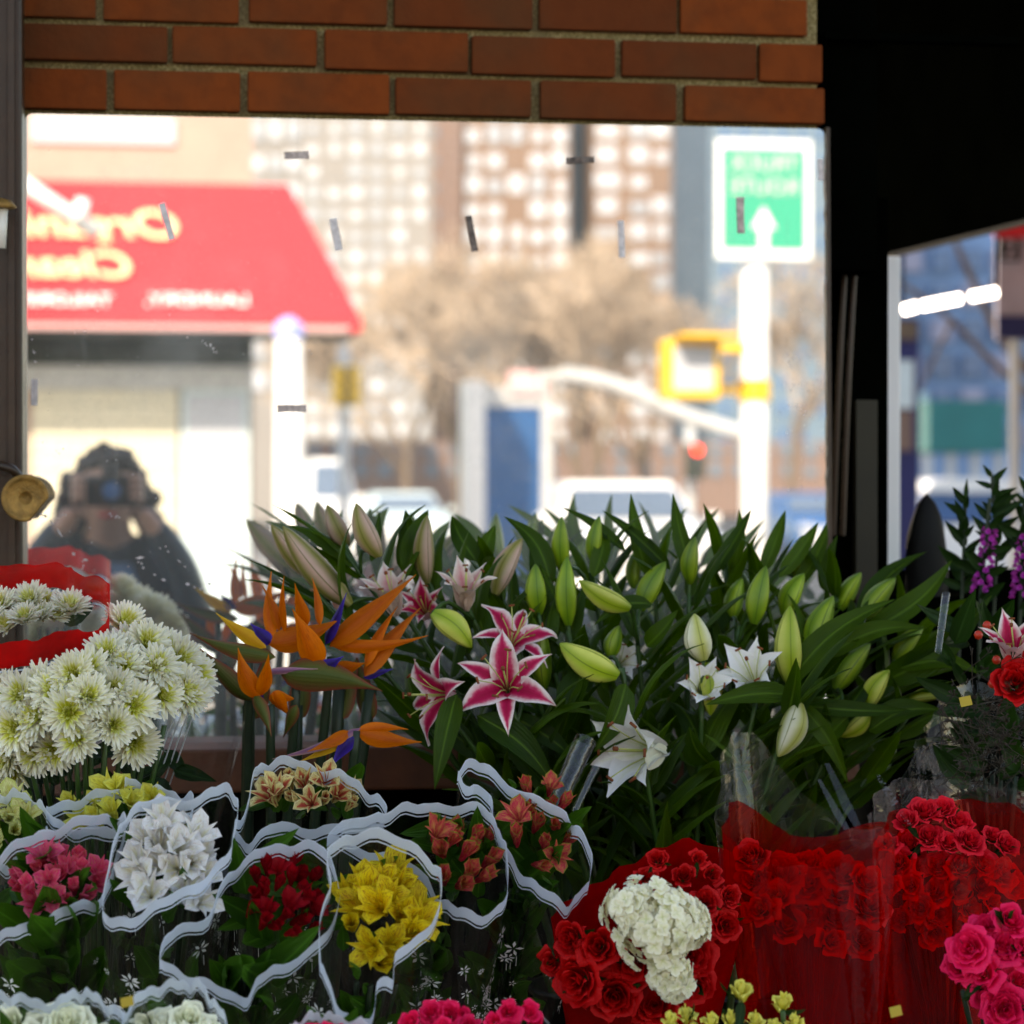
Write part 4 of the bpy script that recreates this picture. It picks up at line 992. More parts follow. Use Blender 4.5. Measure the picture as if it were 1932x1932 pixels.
for (bx, tx, ty, dp_) in stems_px:
    base = P(bx, 1600, dp_ * .75 - .06); base.z = BZ + .03
    top = P(tx, ty, dp_)
    mid = base.lerp(top, .5) + Vector((0, 0, .06)) + Vector(((top.x - base.x) * -.12, 0, 0))
    stinfo.append(dict(base=base, top=top, path=spline([base, mid, top], 14), buds=[], flowers=[], px=(tx, ty)))
def near(pxy, key):
    def d(s):
        return math.hypot(s['px'][0] - pxy[0], s['px'][1] - pxy[1]) + 34 * (len(s['buds']) + len(s['flowers']))
    return min(stinfo, key=d)
for bd in buds: near(bd[1], 0)['buds'].append(bd)
for f in flowers: near(f[0], 0)['flowers'].append(f)
rl = random.Random(77)
def proj(p):
    v = ROT.transposed() @ (p - CP); return 966 + v.x / -v.z / FOVT * 1932, 966 - v.y / -v.z / FOVT * 1932, -v.z
AVOID = [(c[0], c[1], 78 if st != 'half' else 62, proj(P(*c, dy))[2]) for (c, fc, L, kd, st, dy) in flowers]
AVOID += [((tp[0] + b0[0]) / 2, (tp[1] + b0[1]) / 2, 30, proj(P(*b0, dy))[2] - .02) for (tp, b0, w, kd, dy) in buds]
KEYLEAF = [  # base, tip, width px, depth at base, depth at tip
    ((1225, 1090), (1190, 930), 34, -.24, -.22), ((1305, 1080), (1270, 930), 32, -.26, -.22), ((1265, 1075), (1135, 962), 26, -.26, -.24), ((1180, 1040), (1058, 956), 22, -.26, -.24), ((1040, 1110), (950, 974), 40, -.30, -.26),
    ((1340, 1090), (1418, 960), 30, -.24, -.2), ((1440, 1080), (1482, 962), 30, -.24, -.2), ((1470, 1090), (1544, 985), 30, -.24, -.2), ((1120, 1090), (1135, 985), 34, -.28, -.24), ((760, 1080), (765, 962), 44, -.28, -.24),
    ((770, 1090), (808, 962), 50, -.3, -.25), ((900, 1060), (852, 972), 40, -.28, -.24), ((905, 1070), (935, 990), 34, -.26, -.24), ((1640, 1190), (1796, 1056), 46, -.34, -.34), ((1660, 1290), (1872, 1122), 58, -.38, -.42),
    ((1620, 1180), (1750, 1040), 44, -.30, -.26), ((1700, 1260), (1852, 1272), 44, -.40, -.44), ((1500, 1330), (1720, 1340), 34, -.46, -.46), ((1490, 1310), (1330, 1330), 44, -.48, -.50), ((1500, 1320), (1600, 1480), 36, -.48, -.5),
    ((1560, 1240), (1750, 1185), 40, -.42, -.42), ((1480, 1300), (1690, 1130), 50, -.44, -.44), ((1180, 1290), (1120, 1420), 52, -.50, -.52), ((900, 1350), (1050, 1490), 56, -.48, -.5), ((860, 1310), (820, 1490), 46, -.48, -.52),
    ((1100, 1260), (1050, 1420), 60, -.44, -.46), ((1090, 1280), (1060, 1360), 54, -.44, -.46), ((960, 1350), (1100, 1450), 40, -.46, -.48), ((1600, 1350), (1480, 1440), 46, -.46, -.46), ((1640, 1380), (1780, 1340), 50, -.44, -.46),
    ((1560, 1120), (1580, 1010), 34, -.22, -.2), ((1500, 1110), (1560, 985), 32, -.22, -.18), ((1380, 1080), (1395, 960), 26, -.2, -.18), ((1020, 1110), (1000, 1010), 34, -.26, -.22), ((1340, 1440), (1300, 1370), 52, -.48, -.5),
    ((1560, 1260), (1640, 1130), 38, -.36, -.36), ((1220, 1220), (1280, 1150), 38, -.40, -.42), ((1230, 1140), (1120, 1180), 30, -.4, -.42), ((640, 1100), (655, 985), 26, -.28, -.25), ((700, 1060), (716, 965), 20, -.3, -.28)]
for kl in KEYLEAF: near(kl[0], 0).setdefault('leaves', []).append(kl)
lgroup = 'lily stems massed in front of the mirror'
words = ('no', 'one', 'two', 'three', 'four', 'five')
seen_l = {}
for i, s in enumerate(stinfo):
    nb_, nf = len(s['buds']), len(s['flowers'])
    kinds = [f[3] for f in s['flowers']]
    fl_ = 'crimson and white stargazer bloom' if 'star' in kinds else 'pale pink lily bloom' if 'pale' in kinds else 'white lily bloom' if 'white' in kinds else ''
    bk = s['buds'][0][3] if s['buds'] else ''
    bw = {'bud_pink': 'dusty pink', 'bud_green': 'green', 'bud_pale': 'pale yellow green', 'bud_white': 'cream white', '': ''}[bk]
    if fl_ and nb_: lab = f'lily stem with {words[nf]} {fl_} and {words[nb_]} {bw} bud' + ('s' if nb_ > 1 else '')
    elif fl_: lab = f'lily stem with {words[nf]} {fl_} and no buds showing'
    elif nb_: lab = f'lily stem with {words[nb_]} closed {bw} bud' + ('s' if nb_ > 1 else '') + ' among dark leaves'
    else: lab = 'leafy lily stem without flower or bud'
    if len(lab.split()) > 13: lab = lab.replace('crimson and white ', '').replace(' closed', '').replace(' among dark leaves', '')
    if s['px'][0] < 760: lab += ' above the birds of paradise'
    elif s['px'][0] > 1500: lab += ' spreading past the mirror edge'
    marks = [((953, 1288), 'by the front stargazer'), ((1208, 1425), 'by the low white lily'), ((1418, 1268), 'by the open white lily'), ((1300, 1040), 'before the white pickup'), ((1100, 1000), 'before the blue kiosk'), ((1650, 1150), 'next to the black post'), ((1700, 1350), 'over the red roses'), ((1060, 1240), 'around the plump horizontal bud')]
    if lab in seen_l and s['px'][0] >= 760:
        lm_ = min(marks, key=lambda q: math.hypot(q[0][0] - s['px'][0], q[0][1] - s['px'][1]))[1]
        lab = ' '.join(lab.replace(' spreading past the mirror edge', '').replace(' among dark leaves', '').split()[:11]) + ' ' + lm_
    lab = ' '.join(lab.split()[:16]); seen_l[lab] = 1
    t = thing('lily_stem', lab, 'lily', s['base'], lgroup)
    b = MB(); b.tube(s['path'], [.0055 - .0002 * k for k in range(14)], 7); b.build('stem', MT['stem'], t, smooth=True)
    tdir = (s['path'][-1] - s['path'][-4]).normalized()
    for (tip, bs0, w, kind, dy) in s['buds']:
        p0, p1 = P(*bs0, dy), P(*tip, dy - .012 * rl.uniform(-1, 1.4)); d = p1 - p0; L = d.length
        k = rl.randrange(2); sx = px(w, p0) / (L * (.40, .46)[k] * .93)
        m = basis(d, cdir(rl.uniform(-1, 1), .3, 1), p0) @ Matrix.Diagonal((L * sx, L * sx, L, 1))
        inst('bud', ME[kind, k], t, m)
        b = MB(); q = s['top']; b.tube(spline([s['path'][-2], q.lerp(p0, .5) + Vector((0, 0, .004)), p0 + d * .02], 7), .0028, 6); b.build('pedicel', MT['stem'], t, smooth=True)
    for (c, fc, L, kind, state, dy) in s['flowers']:
        p0 = P(*c, dy); fd = cdir(*fc)
        lily_flower(t, p0 - fd * L * .35, fd, L, kind, state, rl.uniform(0, 1), True)
        b = MB(); q = p0 - fd * L * .35; b.tube(spline([s['path'][-2], s['top'].lerp(q, .5), q], 7), .003, 6); b.build('pedicel', MT['stem'], t, smooth=True)
    for (b0, tp, w, d0, d1) in s.get('leaves', []):
        p0, p1 = P(*b0, d0), P(*tp, d1); d = p1 - p0; L = d.length; kk = rl.randrange(3)
        b = MB(); side = rl.uniform(-.12, .12)
        nrm = cdir(rl.uniform(-.8, .8), .5, 1); z_ = d.normalized(); y_ = (nrm - z_ * nrm.dot(z_)).normalized(); x_ = y_.cross(z_)
        rows_, uvs_ = [], []; wpx = px(w, p0) / 2
        for a in range(13):
            tt = a / 12; c_ = p0 + d * tt + y_ * L * .10 * math.sin(tt * math.pi) + x_ * L * side * math.sin(tt * math.pi)
            ww = wpx * SH['lance'](tt) * 1.05
            rows_.append([c_ + x_ * u * ww - y_ * abs(u) * ww * -.42 for u in (-1, -.5, 0, .5, 1)]); uvs_.append([((u + 1) / 2, tt) for u in (-1, -.5, 0, .5, 1)])
        b.grid(rows_, uvs_); b.build('leaf', MT['lily_leaf'], t, smooth=True)
    nl = 17
    for j in range(nl):
      for attempt in range(7):
        f = .42 + .56 * j / (nl - 1); idx = f * 13; i0 = min(12, int(idx)); p0 = s['path'][i0].lerp(s['path'][i0 + 1], idx - i0)
        sd = (s['path'][i0 + 1] - s['path'][i0]).normalized(); az = j * 2.4 + i + attempt * .9
        rad = Vector((math.cos(az), math.sin(az) * .75 - .25, rl.uniform(-.1, .3)))
        a_ = rl.uniform(.35, .95) if j < nl - 3 else rl.uniform(.25, .6)
        d = (sd * math.cos(a_) + rad.normalized() * math.sin(a_)).normalized()
        if p0.y + d.y * .14 > -.05: d.y = -abs(d.y) * .3; d.normalize()
        L = rl.uniform(.095, .15) * (1.0 if j < nl - 3 else .8)
        # young leaves at the top must not tower over the bunch
        ok = True
        for ff in (.25, .5, .75, 1.0):
            qx, qy, qd = proj(p0 + d * L * ff)
            for (fx, fy, fr, fdp) in AVOID:
                if math.hypot(qx - fx, qy - fy) < fr and qd < fdp + .03: ok = False
        if not ok: continue
        inst('leaf', ME['lily_leaf', rl.randrange(7)], t, basis(d, rad, p0, L)); break
for x, y in [(1130, -.30), (1260, -.34), (1400, -.34), (1250, -.17), (1390, -.17)]:
    q = P(x, 1600, y); bucket(q.x, y, .088, .22, 'black bucket holding the lilies below the mirror')

# ------------------------------------------------------------------ birds of paradise
def blade(parent, name, b0, tip, w, dy0, dy1, mat, keel=.5, shape='dart', bow=.06, thick=0.0, hint=None):
    p0, p1 = P(*b0, dy0), P(*tip, dy1); d = p1 - p0; L = d.length; z_ = d.normalized()
    nrm = hint or cdir(rl.uniform(-.7, .7), rl.uniform(-.2, .7), 1); y_ = (nrm - z_ * nrm.dot(z_)).normalized(); x_ = y_.cross(z_)
    wpx = px(w * 1.05, p0) / 2; rows_, uvs_ = [], []; b = MB(); sb = rl.uniform(-bow, bow)
    for a in range(13):
        t = a / 12; c_ = p0 + d * t + x_ * L * sb * math.sin(t * math.pi); ww = wpx * SH[shape](t) + .0004
        rows_.append([c_ + x_ * u * ww + y_ * (1 - abs(u)) * ww * keel for u in (-1, -.5, 0, .5, 1)]); uvs_.append([((u + 1) / 2, t) for u in (-1, -.5, 0, .5, 1)])
    b.grid(rows_, uvs_)
    if thick:
        b.grid([[q - y_ * ww_ * 0 - y_ * thick for q in r] for r, ww_ in zip(rows_, [0] * 13)][::-1], [u for u in uvs_][::-1])
    return b.build(name, MT[mat], parent, smooth=True)
BP = [
    ('bird of paradise with a long green beak and upright orange spikes', (462, 1720), (470, 1250), -.46,
     [('spathe', (520, 1240), (358, 1194), 34, 'spathe'), ('spathe', (476, 1322), (368, 1216), 40, 'spathe'), ('sepal', (515, 1208), (512, 1078), 22, 'strel_orange'), ('sepal', (527, 1190), (494, 1104), 18, 'strel_orange'),
      ('sepal', (537, 1195), (536, 1086), 18, 'strel_orange'), ('sepal', (502, 1222), (407, 1156), 26, 'strel_gold'), ('sepal', (507, 1216), (643, 1167), 46, 'strel_orange'), ('petal', (512, 1215), (472, 1176), 24, 'strel_blue')]),
    ('bird of paradise with broad orange sepals crossing above a dark beak', (500, 1720), (560, 1285), -.48,
     [('spathe', (530, 1272), (722, 1304), 62, 'spathe'), ('sepal', (600, 1262), (551, 1148), 52, 'strel_orange'), ('sepal', (580, 1180), (556, 1100), 24, 'strel_orange'), ('sepal', (604, 1180), (589, 1090), 20, 'strel_orange'),
      ('sepal', (600, 1264), (704, 1294), 30, 'strel_orange'), ('petal', (596, 1264), (648, 1238), 26, 'strel_blue'), ('spathe', (500, 1268), (600, 1262), 12, 'spathe_purple')]),
    ('bird of paradise fanning four long orange sepals toward the lilies', (535, 1720), (625, 1240), -.45,
     [('sepal', (622, 1220), (785, 1084), 44, 'strel_orange'), ('sepal', (624, 1217), (808, 1199), 24, 'strel_orange'), ('petal', (614, 1216), (654, 1118), 22, 'strel_blue'), ('sepal', (690, 1258), (750, 1144), 22, 'strel_orange'), ('sepal', (688, 1276), (794, 1146), 38, 'strel_orange'),
      ('petal', (686, 1278), (742, 1262), 14, 'strel_blue'), ('sepal', (630, 1262), (690, 1250), 26, 'strel_orange')]),
    ('small wilted bird of paradise with drooping orange sepals', (515, 1720), (510, 1330), -.50,
     [('sepal', (488, 1318), (449, 1222), 36, 'strel_orange'), ('sepal', (494, 1312), (507, 1234), 30, 'strel_orange'), ('petal', (488, 1312), (500, 1330), 14, 'strel_blue'), ('spathe', (480, 1310), (512, 1390), 24, 'spathe'), ('sepal', (516, 1304), (548, 1352), 30, 'strel_orange'), ('spathe', (560, 1330), (534, 1392), 22, 'spathe'), ('sepal', (512, 1310), (560, 1318), 22, 'strel_orange')]),
    ('low bird of paradise lying sideways with a blue arrow petal', (600, 1720), (672, 1378), -.54,
     [('spathe', (680, 1374), (514, 1432), 18, 'spathe_purple'), ('sepal', (664, 1386), (562, 1438), 20, 'strel_gold'), ('sepal', (660, 1380), (580, 1418), 22, 'strel_orange'), ('sepal', (674, 1382), (796, 1400), 34, 'strel_orange'), ('sepal', (674, 1378), (770, 1376), 20, 'strel_orange'), ('petal', (672, 1386), (624, 1448), 26, 'strel_blue')]),
]
for lab, bs, hd, dy, parts in BP:
    base = P(bs[0], bs[1], dy + .08); base.z = BZ + .03; top = P(*hd, dy)
    t = thing('bird_of_paradise', lab, 'bird of paradise', base, 'birds of paradise beside the lilies')
    b = MB(); b.tube(spline([base, base.lerp(top, .55) + Vector((0, .005, .01)), top], 12), [.0085 - .0003 * k for k in range(12)], 8); b.build('stem', MT['stem_dark'], t, smooth=True)
    for nm, b0, tp, w, mat in parts:
        blade(t, nm, b0, tp, w, dy, dy + rl.uniform(-.035, .03), mat, keel=.9 if nm == 'spathe' else .5)
for x0, x1 in ((455, 470), (545, 560), (596, 640), (575, 700)):
    base = P(x0, 1700, -.36); base.z = BZ + .03; top = P(x1, 1330 if x1 < 600 else 1300, -.40)
    t = thing('strelitzia_stalk', 'plain dark green bird of paradise stalk standing behind the orange blooms', 'stalk', base, 'bare stalks in the bird of paradise bunch')
    b = MB(); b.tube(spline([base, base.lerp(top, .5), top], 8), .008, 8); b.build('stem', MT['stem_dark'], t, smooth=True)
    blade(t, 'leaf', (x1, 1360), (x1 + rl.uniform(-30, 50), 1240), 44, -.40, -.39, 'spathe', .4, 'lance')
q = P(520, 1700, -.40); bucket(q.x, -.40, .085, .22, 'black bucket holding the birds of paradise')

# ------------------------------------------------------------------ white chrysanthemums
def bunch_stems(t, cen, base, n, r, mat='stem', r0=.004, seed=1):
    b = MB(); rg = random.Random(seed)
    for k in range(n):
        a = rg.uniform(0, 6.3); rr_ = r * math.sqrt(rg.random()); o = Vector((math.cos(a) * rr_, math.sin(a) * rr_ * .7, -.03))
        b.tube(spline([base + Vector((math.cos(a) * .012, math.sin(a) * .012, 0)), base.lerp(cen, .5) + o * .35, cen + o], 6), r0, 5)
    return b.build('stems', MT[mat], t, smooth=True)
mums = [(216, 1236), (233, 1184), (243, 1221), (167, 1269), (213, 1303), (103, 1309), (43, 1314), (73, 1356), (213, 1369), (147, 1394), (33, 1374), (276, 1276), (303, 1314), (333, 1250), (18, 1306),
        (140, 1275), (362, 1276), (308, 1232), (20, 1424), (70, 1420), (80, 1296), (250, 1332), (275, 1220), (130, 1345), (10, 1320), (-20, 1290), (-15, 1370), (185, 1335), (232, 1265), (330, 1300), (105, 1412),
        (-10, 1450), (165, 1320), (295, 1260), (-40, 1420), (200, 1238), (250, 1400), (30, 1452), (350, 1315)]
mc = P(150, 1320, -.62); mb_ = P(190, 1700, -.42); mb_.z = BZ + .04
mt_ = thing('chrysanthemum_bunch', 'large bunch of white chrysanthemums with yellow green centres in clear wrap', 'flower bunch', mb_)
for i, (x, y) in enumerate(mums):
    f = ((x - 150) / 220) ** 2 + ((y - 1310) / 150) ** 2
    p0 = P(x, y, -.56 - .14 * max(0, 1 - f) + rl.uniform(-.02, .02) - (y - 1310) * .0004)
    d = cdir((x - 150) / 300 + rl.uniform(-.25, .25), (1290 - y) / 230 + .35 + rl.uniform(-.2, .25), .8)
    inst('bloom', ME['mum', i % 7], mt_, basis(d, UP, p0, px(rl.uniform(46, 56), p0)) @ Matrix.Rotation(rl.uniform(0, 6), 4, 'Z'))
bunch_stems(mt_, mc, mb_, 16, .1, 'stem', .003, 5)
for k in range(34):
    p0 = P(rl.uniform(40, 330), rl.uniform(1400, 1500), rl.uniform(-.56, -.46)); d = cdir(rl.uniform(-.8, .8), rl.uniform(-.8, .7), rl.uniform(.1, .8))
    inst('leaf', ME['dark', k % 5], mt_, basis(d, cdir(0, .5, 1), p0, rl.uniform(.05, .08)))
wb = MB(); ring0, ring1 = [], []
for k in range(25):
    a = math.pi * (k / 24) * 1.1 - .3; c_ = Vector((math.cos(a), -math.sin(a), 0))
    wob = .008 * math.sin(k * 1.7)
    ring0.append(mb_ + Vector((0, 0, .04)) + c_ * .05); ring1.append(P(190, 1360, -.5) + Vector((c_.x * .165, c_.y * .09 - .02, .0 + wob)) )
wb.grid([[a.lerp(c, t) for a, c in zip(ring0, ring1)] for t in (0, .33, .66, 1)]); wb.build('clear_wrap', MT['clear_film'], mt_, smooth=True)
# loose wires of wrap at its right side
b = MB()
for k in range(4):
    b.tube([P(395 - k * 12, 1262 + 8 * k, -.52), P(352 - k * 12, 1385, -.5), P(320 - k * 12, 1480, -.48)], .0009, 4)
b.build('wrap_fold', MT['galv'], mt_)
bucket(mb_.x, mb_.y, .09, .22, 'black bucket holding the white chrysanthemums')

# ------------------------------------------------------------------ wrapped bouquets
def sleeve(t, rim_px, Yc, tilt, base, band='white_band', filmmat='clear_film', bw=.0142, flat=1.0, print_n=0, seed=0, lines=True, wave=1.0):
    cx_ = sum(p[0] for p in rim_px) / len(rim_px); cy_ = sum(p[1] for p in rim_px) / len(rim_px)
    n_ = Vector((0, -math.sin(tilt), math.cos(tilt))); c0 = P(cx_, cy_, Yc)
    N_ = 84; rg = random.Random(seed)
    rim = spline([PP(x, y, c0, n_) for x, y in rim_px], N_, True)
    ph = rg.uniform(0, 6); rim = [p + n_ * wave * (.006 * math.sin(i * .55 + ph) + .004 * math.sin(i * 1.13 + 2 * ph)) for i, p in enumerate(rim)]
    ctr = sum(rim, Vector()) / N_; axis = (ctr - base).normalized()
    low = []
    for p in rim:
        r = p - ctr; r -= axis * r.dot(axis); low.append(base + axis * .03 + r.normalized() * .026)
    b = MB(); rows_ = []
    for k in range(9):
        t_ = k / 8; row = []
        for i in range(N_):
            q = rim[i].lerp(low[i], t_); r = (q - base.lerp(ctr, 1 - t_)); q = q + r * (.22 * math.sin(t_ * math.pi)) + r.normalized() * .003 * math.sin(i * .9 + k) * t_ * (1 - t_) * 4
            row.append(q)
        rows_.append(row)
    b.grid(rows_, [[(i / N_, k / 8) for i in range(N_)] for k in range(9)], wrap=True)
    fo = b.build('film_sleeve', MT[filmmat], t, smooth=True)
    if band:
        def ribbon(name, d0, d1, mat, out):
            bb = MB(); r0, r1 = [], []
            for i in range(N_):
                dd = (rows_[1][i] - rim[i]).normalized(); o = (rim[i] - ctr); o -= axis * o.dot(axis); o = o.normalized() * out
                r0.append(rim[i] + dd * (d0 + (rg.uniform(-.0022, .0004) if d0 == 0 else 0)) + o); r1.append(rim[i] + dd * d1 + o)
            bb.grid([r0, r1], [[(i / N_, 0) for i in range(N_)], [(i / N_, 1) for i in range(N_)]], wrap=True)
            return bb.build(name, MT[mat], t, smooth=True)
        ribbon('rim_band', 0, bw, band, .0012)
        if lines: ribbon('rim_line', bw + .0030, bw + .0052, 'white_band', .0012)
    if print_n:
        pb = MB()
        for k in range(print_n):
            # only where the sleeve faces the street
            i = rg.randrange(N_); kk = rg.uniform(1.2, 5.5); k0 = int(kk); q = rows_[k0][i].lerp(rows_[k0 + 1][i], kk - k0)
            nn = q - base.lerp(ctr, 1 - kk / 8); nn -= axis * nn.dot(axis); nn.normalize()
            if nn.y > -.2: continue
            m = basis(nn, axis, q + nn * .0022); s_ = rg.choice((.005, .008, .012)); n6 = rg.choice((5, 6, 6, 8))
            for j in range(n6):
                a = j * 2 * math.pi / n6 + rg.uniform(0, .3); c_, s1 = math.cos(a), math.sin(a)
                pts = [(.15, 0), (.6, .17), (1, 0), (.6, -.17)]
                pb.add([m @ Vector(((x * c_ - y * s1) * s_, (x * s1 + y * c_) * s_, 0)) for x, y in pts], [(0, 1, 2, 3)])
            if s_ > .005:
                st = [m @ Vector((s_ * (1.1 + .3 * math.sin(v * 2)) * .3, -s_ * (1 + v * 2.2), 0)) for v in (0, .2, .4, .6)]
                pb.grid([st, [p + axis.cross(nn) * .0008 for p in st]])
        if pb.f: tag(pb.build('printed_flowers', MT['sign_white'], t), kind='stuff')
    return ctr, axis, n_, rim
def inside(x, y, poly):
    c = False; n_ = len(poly)
    for i in range(n_):
        x0, y0 = poly[i]; x1, y1 = poly[i - 1]
        if (y0 > y) != (y1 > y) and x < (x1 - x0) * (y - y0) / (y1 - y0) + x0: c = not c
    return c
def scatter(poly, n_, mind, rg, shrink=.82, region=None):
    cx_ = sum(p[0] for p in poly) / len(poly); cy_ = sum(p[1] for p in poly) / len(poly)
    pl = [(cx_ + (x - cx_) * shrink, cy_ + (y - cy_) * shrink) for x, y in poly]
    xs, ys = [p[0] for p in pl], [p[1] for p in pl]; out = []
    for _ in range(4000):
        if len(out) >= n_: break
        x, y = rg.uniform(min(xs), max(xs)), rg.uniform(min(ys), max(ys))
        if region:
            if ((x - region[0]) / region[2]) ** 2 + ((y - region[1]) / region[3]) ** 2 > 1: continue
        elif not inside(x, y, pl): continue
        if all(math.hypot(x - a, y - c) > mind for a, c in out): out.append((x, y))
    return out
def bouquet(label, rim, Yc, tilt, kind, nfl, size, mind, seed, leaves=14, leafk='soft', region=None, budshare=.25, leafL=.06, prints=70, dome=.03, cat='bouquet', name='alstroemeria_bouquet', zbase=None, up=.4, **kw):
    rg = random.Random(seed)
    cx_ = sum(p[0] for p in rim) / len(rim); cy_ = sum(p[1] for p in rim) / len(rim)
    n_ = Vector((0, -math.sin(tilt), math.cos(tilt))); c0 = P(cx_, cy_, Yc); zb_ = zbase or BZ + .04
    ln = (c0.z - zb_) / max(.45, math.cos(tilt * .8)); base = c0 + Vector((-.02 * (c0.x - .4), math.sin(tilt * .8), -math.cos(tilt * .8))) * ln
    base.z = max(zb_, base.z)
    t = thing(name, label, cat, base, 'wrapped bouquets on the flower stall')
    ctr, axis, nn, rr_ = sleeve(t, rim, Yc, tilt, base, print_n=prints, seed=seed, **kw)
    pts = scatter(rim, nfl, mind, rg, region=region); wreg = max(p[0] for p in rim) - min(p[0] for p in rim)
    for i, (x, y) in enumerate(pts):
        f = min(1, math.hypot((x - cx_) / (wreg * .5), (y - cy_) / (wreg * .5)))
        p0 = PP(x, y, ctr - nn * .032, nn) + nn * (dome * (1 - f * f) + rg.uniform(-.008, .008))
        d = (nn * .7 + cdir((x - cx_) / wreg * 1.7 + rg.uniform(-.35, .35), (cy_ - y) / wreg * 1.2 + up + rg.uniform(-.3, .3), .55)).normalized()
        nm = kind
        if kind.startswith('als_') and rg.random() < budshare: me = ME['alsbud_' + kind[4:], rg.randrange(2)]
        elif kind.startswith('als_'): me = ME[kind, rg.randrange(3)]
        else: me = ME[kind, rg.randrange(2)]
        s_ = size * rg.uniform(.85, 1.15)
        inst('flower', me, t, basis(d, UP, p0 - d * s_ * (.85 if kind.startswith('als') else .3), s_) @ Matrix.Rotation(rg.uniform(0, 6.3), 4, 'Z'))
    for k in range(leaves):
        x, y = rg.choice(pts) if pts else (cx_, cy_); x += rg.uniform(-30, 30); y += rg.uniform(-20, 34)
        if not inside(x, y, rim): x, y = cx_ + rg.uniform(-20, 20), cy_ + rg.uniform(-10, 30)
        p0 = PP(x, y, ctr - nn * .075, nn); d = (nn * rg.uniform(.3, 1) + cdir(rg.uniform(-1, 1), rg.uniform(-.6, .9), rg.uniform(0, .4))).normalized()
        inst('leaf', ME[leafk, rg.randrange(5)], t, basis(d, cdir(0, .3, 1), p0, leafL * rg.uniform(.7, 1.25)))
    for k in range(leaves * 2):                  # foliage down inside the sleeve
        f = rg.uniform(.35, .85); p0 = base.lerp(ctr, f) + Vector((rg.uniform(-.03, .03), rg.uniform(-.035, .01), 0)) * f
        d = (axis + cdir(rg.uniform(-.8, .8), rg.uniform(-.5, .5), rg.uniform(-.2, .6)) * .7).normalized()
        inst('leaf', ME[leafk, rg.randrange(5)], t, basis(d, cdir(0, .3, 1), p0, leafL * rg.uniform(1.0, 1.7)))
    bunch_stems(t, ctr - nn * .06, base, 7, .03, 'stem_dark', .0026, seed)
    return t, ctr, axis, nn, base
T45 = R(48)
bouquet('yellow alstroemeria bouquet half hidden behind the white one', [(90, 1528), (160, 1500), (228, 1492), (240, 1474), (285, 1484), (330, 1498), (362, 1500), (350, 1535), (290, 1560), (200, 1565), (120, 1550)], -.72, T45, 'als_lemon', 9, .036, 26, 107, 8, region=(190, 1530, 100, 24))
bouquet('pale green white alstroemeria bouquet under the chrysanthemums', [(-60, 1560), (-20, 1505), (40, 1498), (85, 1530), (75, 1590), (25, 1622), (-40, 1610)], -.74, T45, 'als_green', 8, .036, 26, 109, 8, region=(10, 1560, 55, 45), prints=0)
bouquet('cream and red striped alstroemeria bouquet below the birds of paradise', [(480, 1462), (500, 1440), (545, 1434), (610, 1450), (660, 1468), (705, 1498), (728, 1530), (690, 1556), (600, 1556), (520, 1556), (468, 1584), (444, 1558), (468, 1520)], -.70, T45, 'als_cream', 12, .038, 30, 108, 14, region=(590, 1506, 100, 34), budshare=.6)
bouquet('open alstroemeria bouquet with pink and red buds next to the red roses', [(866, 1455), (886, 1440), (930, 1450), (1000, 1505), (1060, 1530), (1086, 1560), (1114, 1610), (1110, 1660), (1086, 1690), (1068, 1700), (1020, 1675), (985, 1640), (955, 1600), (936, 1550), (926, 1505), (890, 1482)], -.76, T45, 'als_peach', 13, .038, 28, 106, 22, region=(1025, 1560, 75, 90), budshare=.7, leafL=.075)
bouquet('peach alstroemeria bud bouquet between the yellow one and the red roses', [(620, 1572), (690, 1545), (740, 1526), (800, 1520), (880, 1515), (926, 1540), (950, 1590), (957, 1650), (955, 1690), (930, 1715), (870, 1716), (832, 1692), (790, 1640), (700, 1600)], -.80, T45, 'als_peach', 12, .042, 30, 105, 20, region=(890, 1625, 75, 75), budshare=.85, leafL=.075, prints=110)
bouquet('pink alstroemeria bouquet in a clear sleeve with white rim', [(-34, 1642), (40, 1590), (117, 1556), (200, 1540), (236, 1545), (222, 1600), (195, 1680), (134, 1708), (62, 1738), (0, 1757), (-44, 1740)], -.84, T45, 'als_pink', 22, .038, 25, 101, 16, region=(112, 1668, 92, 52), leafL=.085, budshare=.5, dome=.02)
bouquet('white alstroemeria bouquet with yellow throats in a clear sleeve', [(196, 1726), (202, 1651), (220, 1582), (238, 1540), (290, 1512), (380, 1500), (430, 1482), (448, 1520), (436, 1580), (428, 1612), (370, 1660), (302, 1700), (232, 1730)], -.86, T45, 'als_white', 21, .046, 34, 102, 12, region=(325, 1636, 92, 88), budshare=.12, dome=.03)
bouquet('dark red alstroemeria bud bouquet in a clear sleeve', [(303, 1806), (332, 1752), (398, 1722), (420, 1668), (456, 1626), (510, 1600), (560, 1590), (610, 1604), (640, 1680), (612, 1764), (534, 1812), (490, 1842), (460, 1876), (400, 1856), (344, 1828)], -.90, T45, 'als_red', 24, .034, 25, 103, 16, region=(545, 1698, 76, 84), budshare=.85, leafL=.075)
bouquet('bright yellow alstroemeria bouquet with brown streaks in a round sleeve', [(608, 1808), (606, 1730), (628, 1660), (618, 1612), (650, 1580), (690, 1568), (760, 1586), (815, 1620), (831, 1660), (826, 1710), (792, 1764), (746, 1800), (742, 1840), (712, 1852), (706, 1900), (680, 1926), (655, 1916), (630, 1870)], -.94, T45, 'als_yellow', 20, .048, 36, 104, 10, region=(722, 1722, 88, 100), budshare=.12, dome=.03)
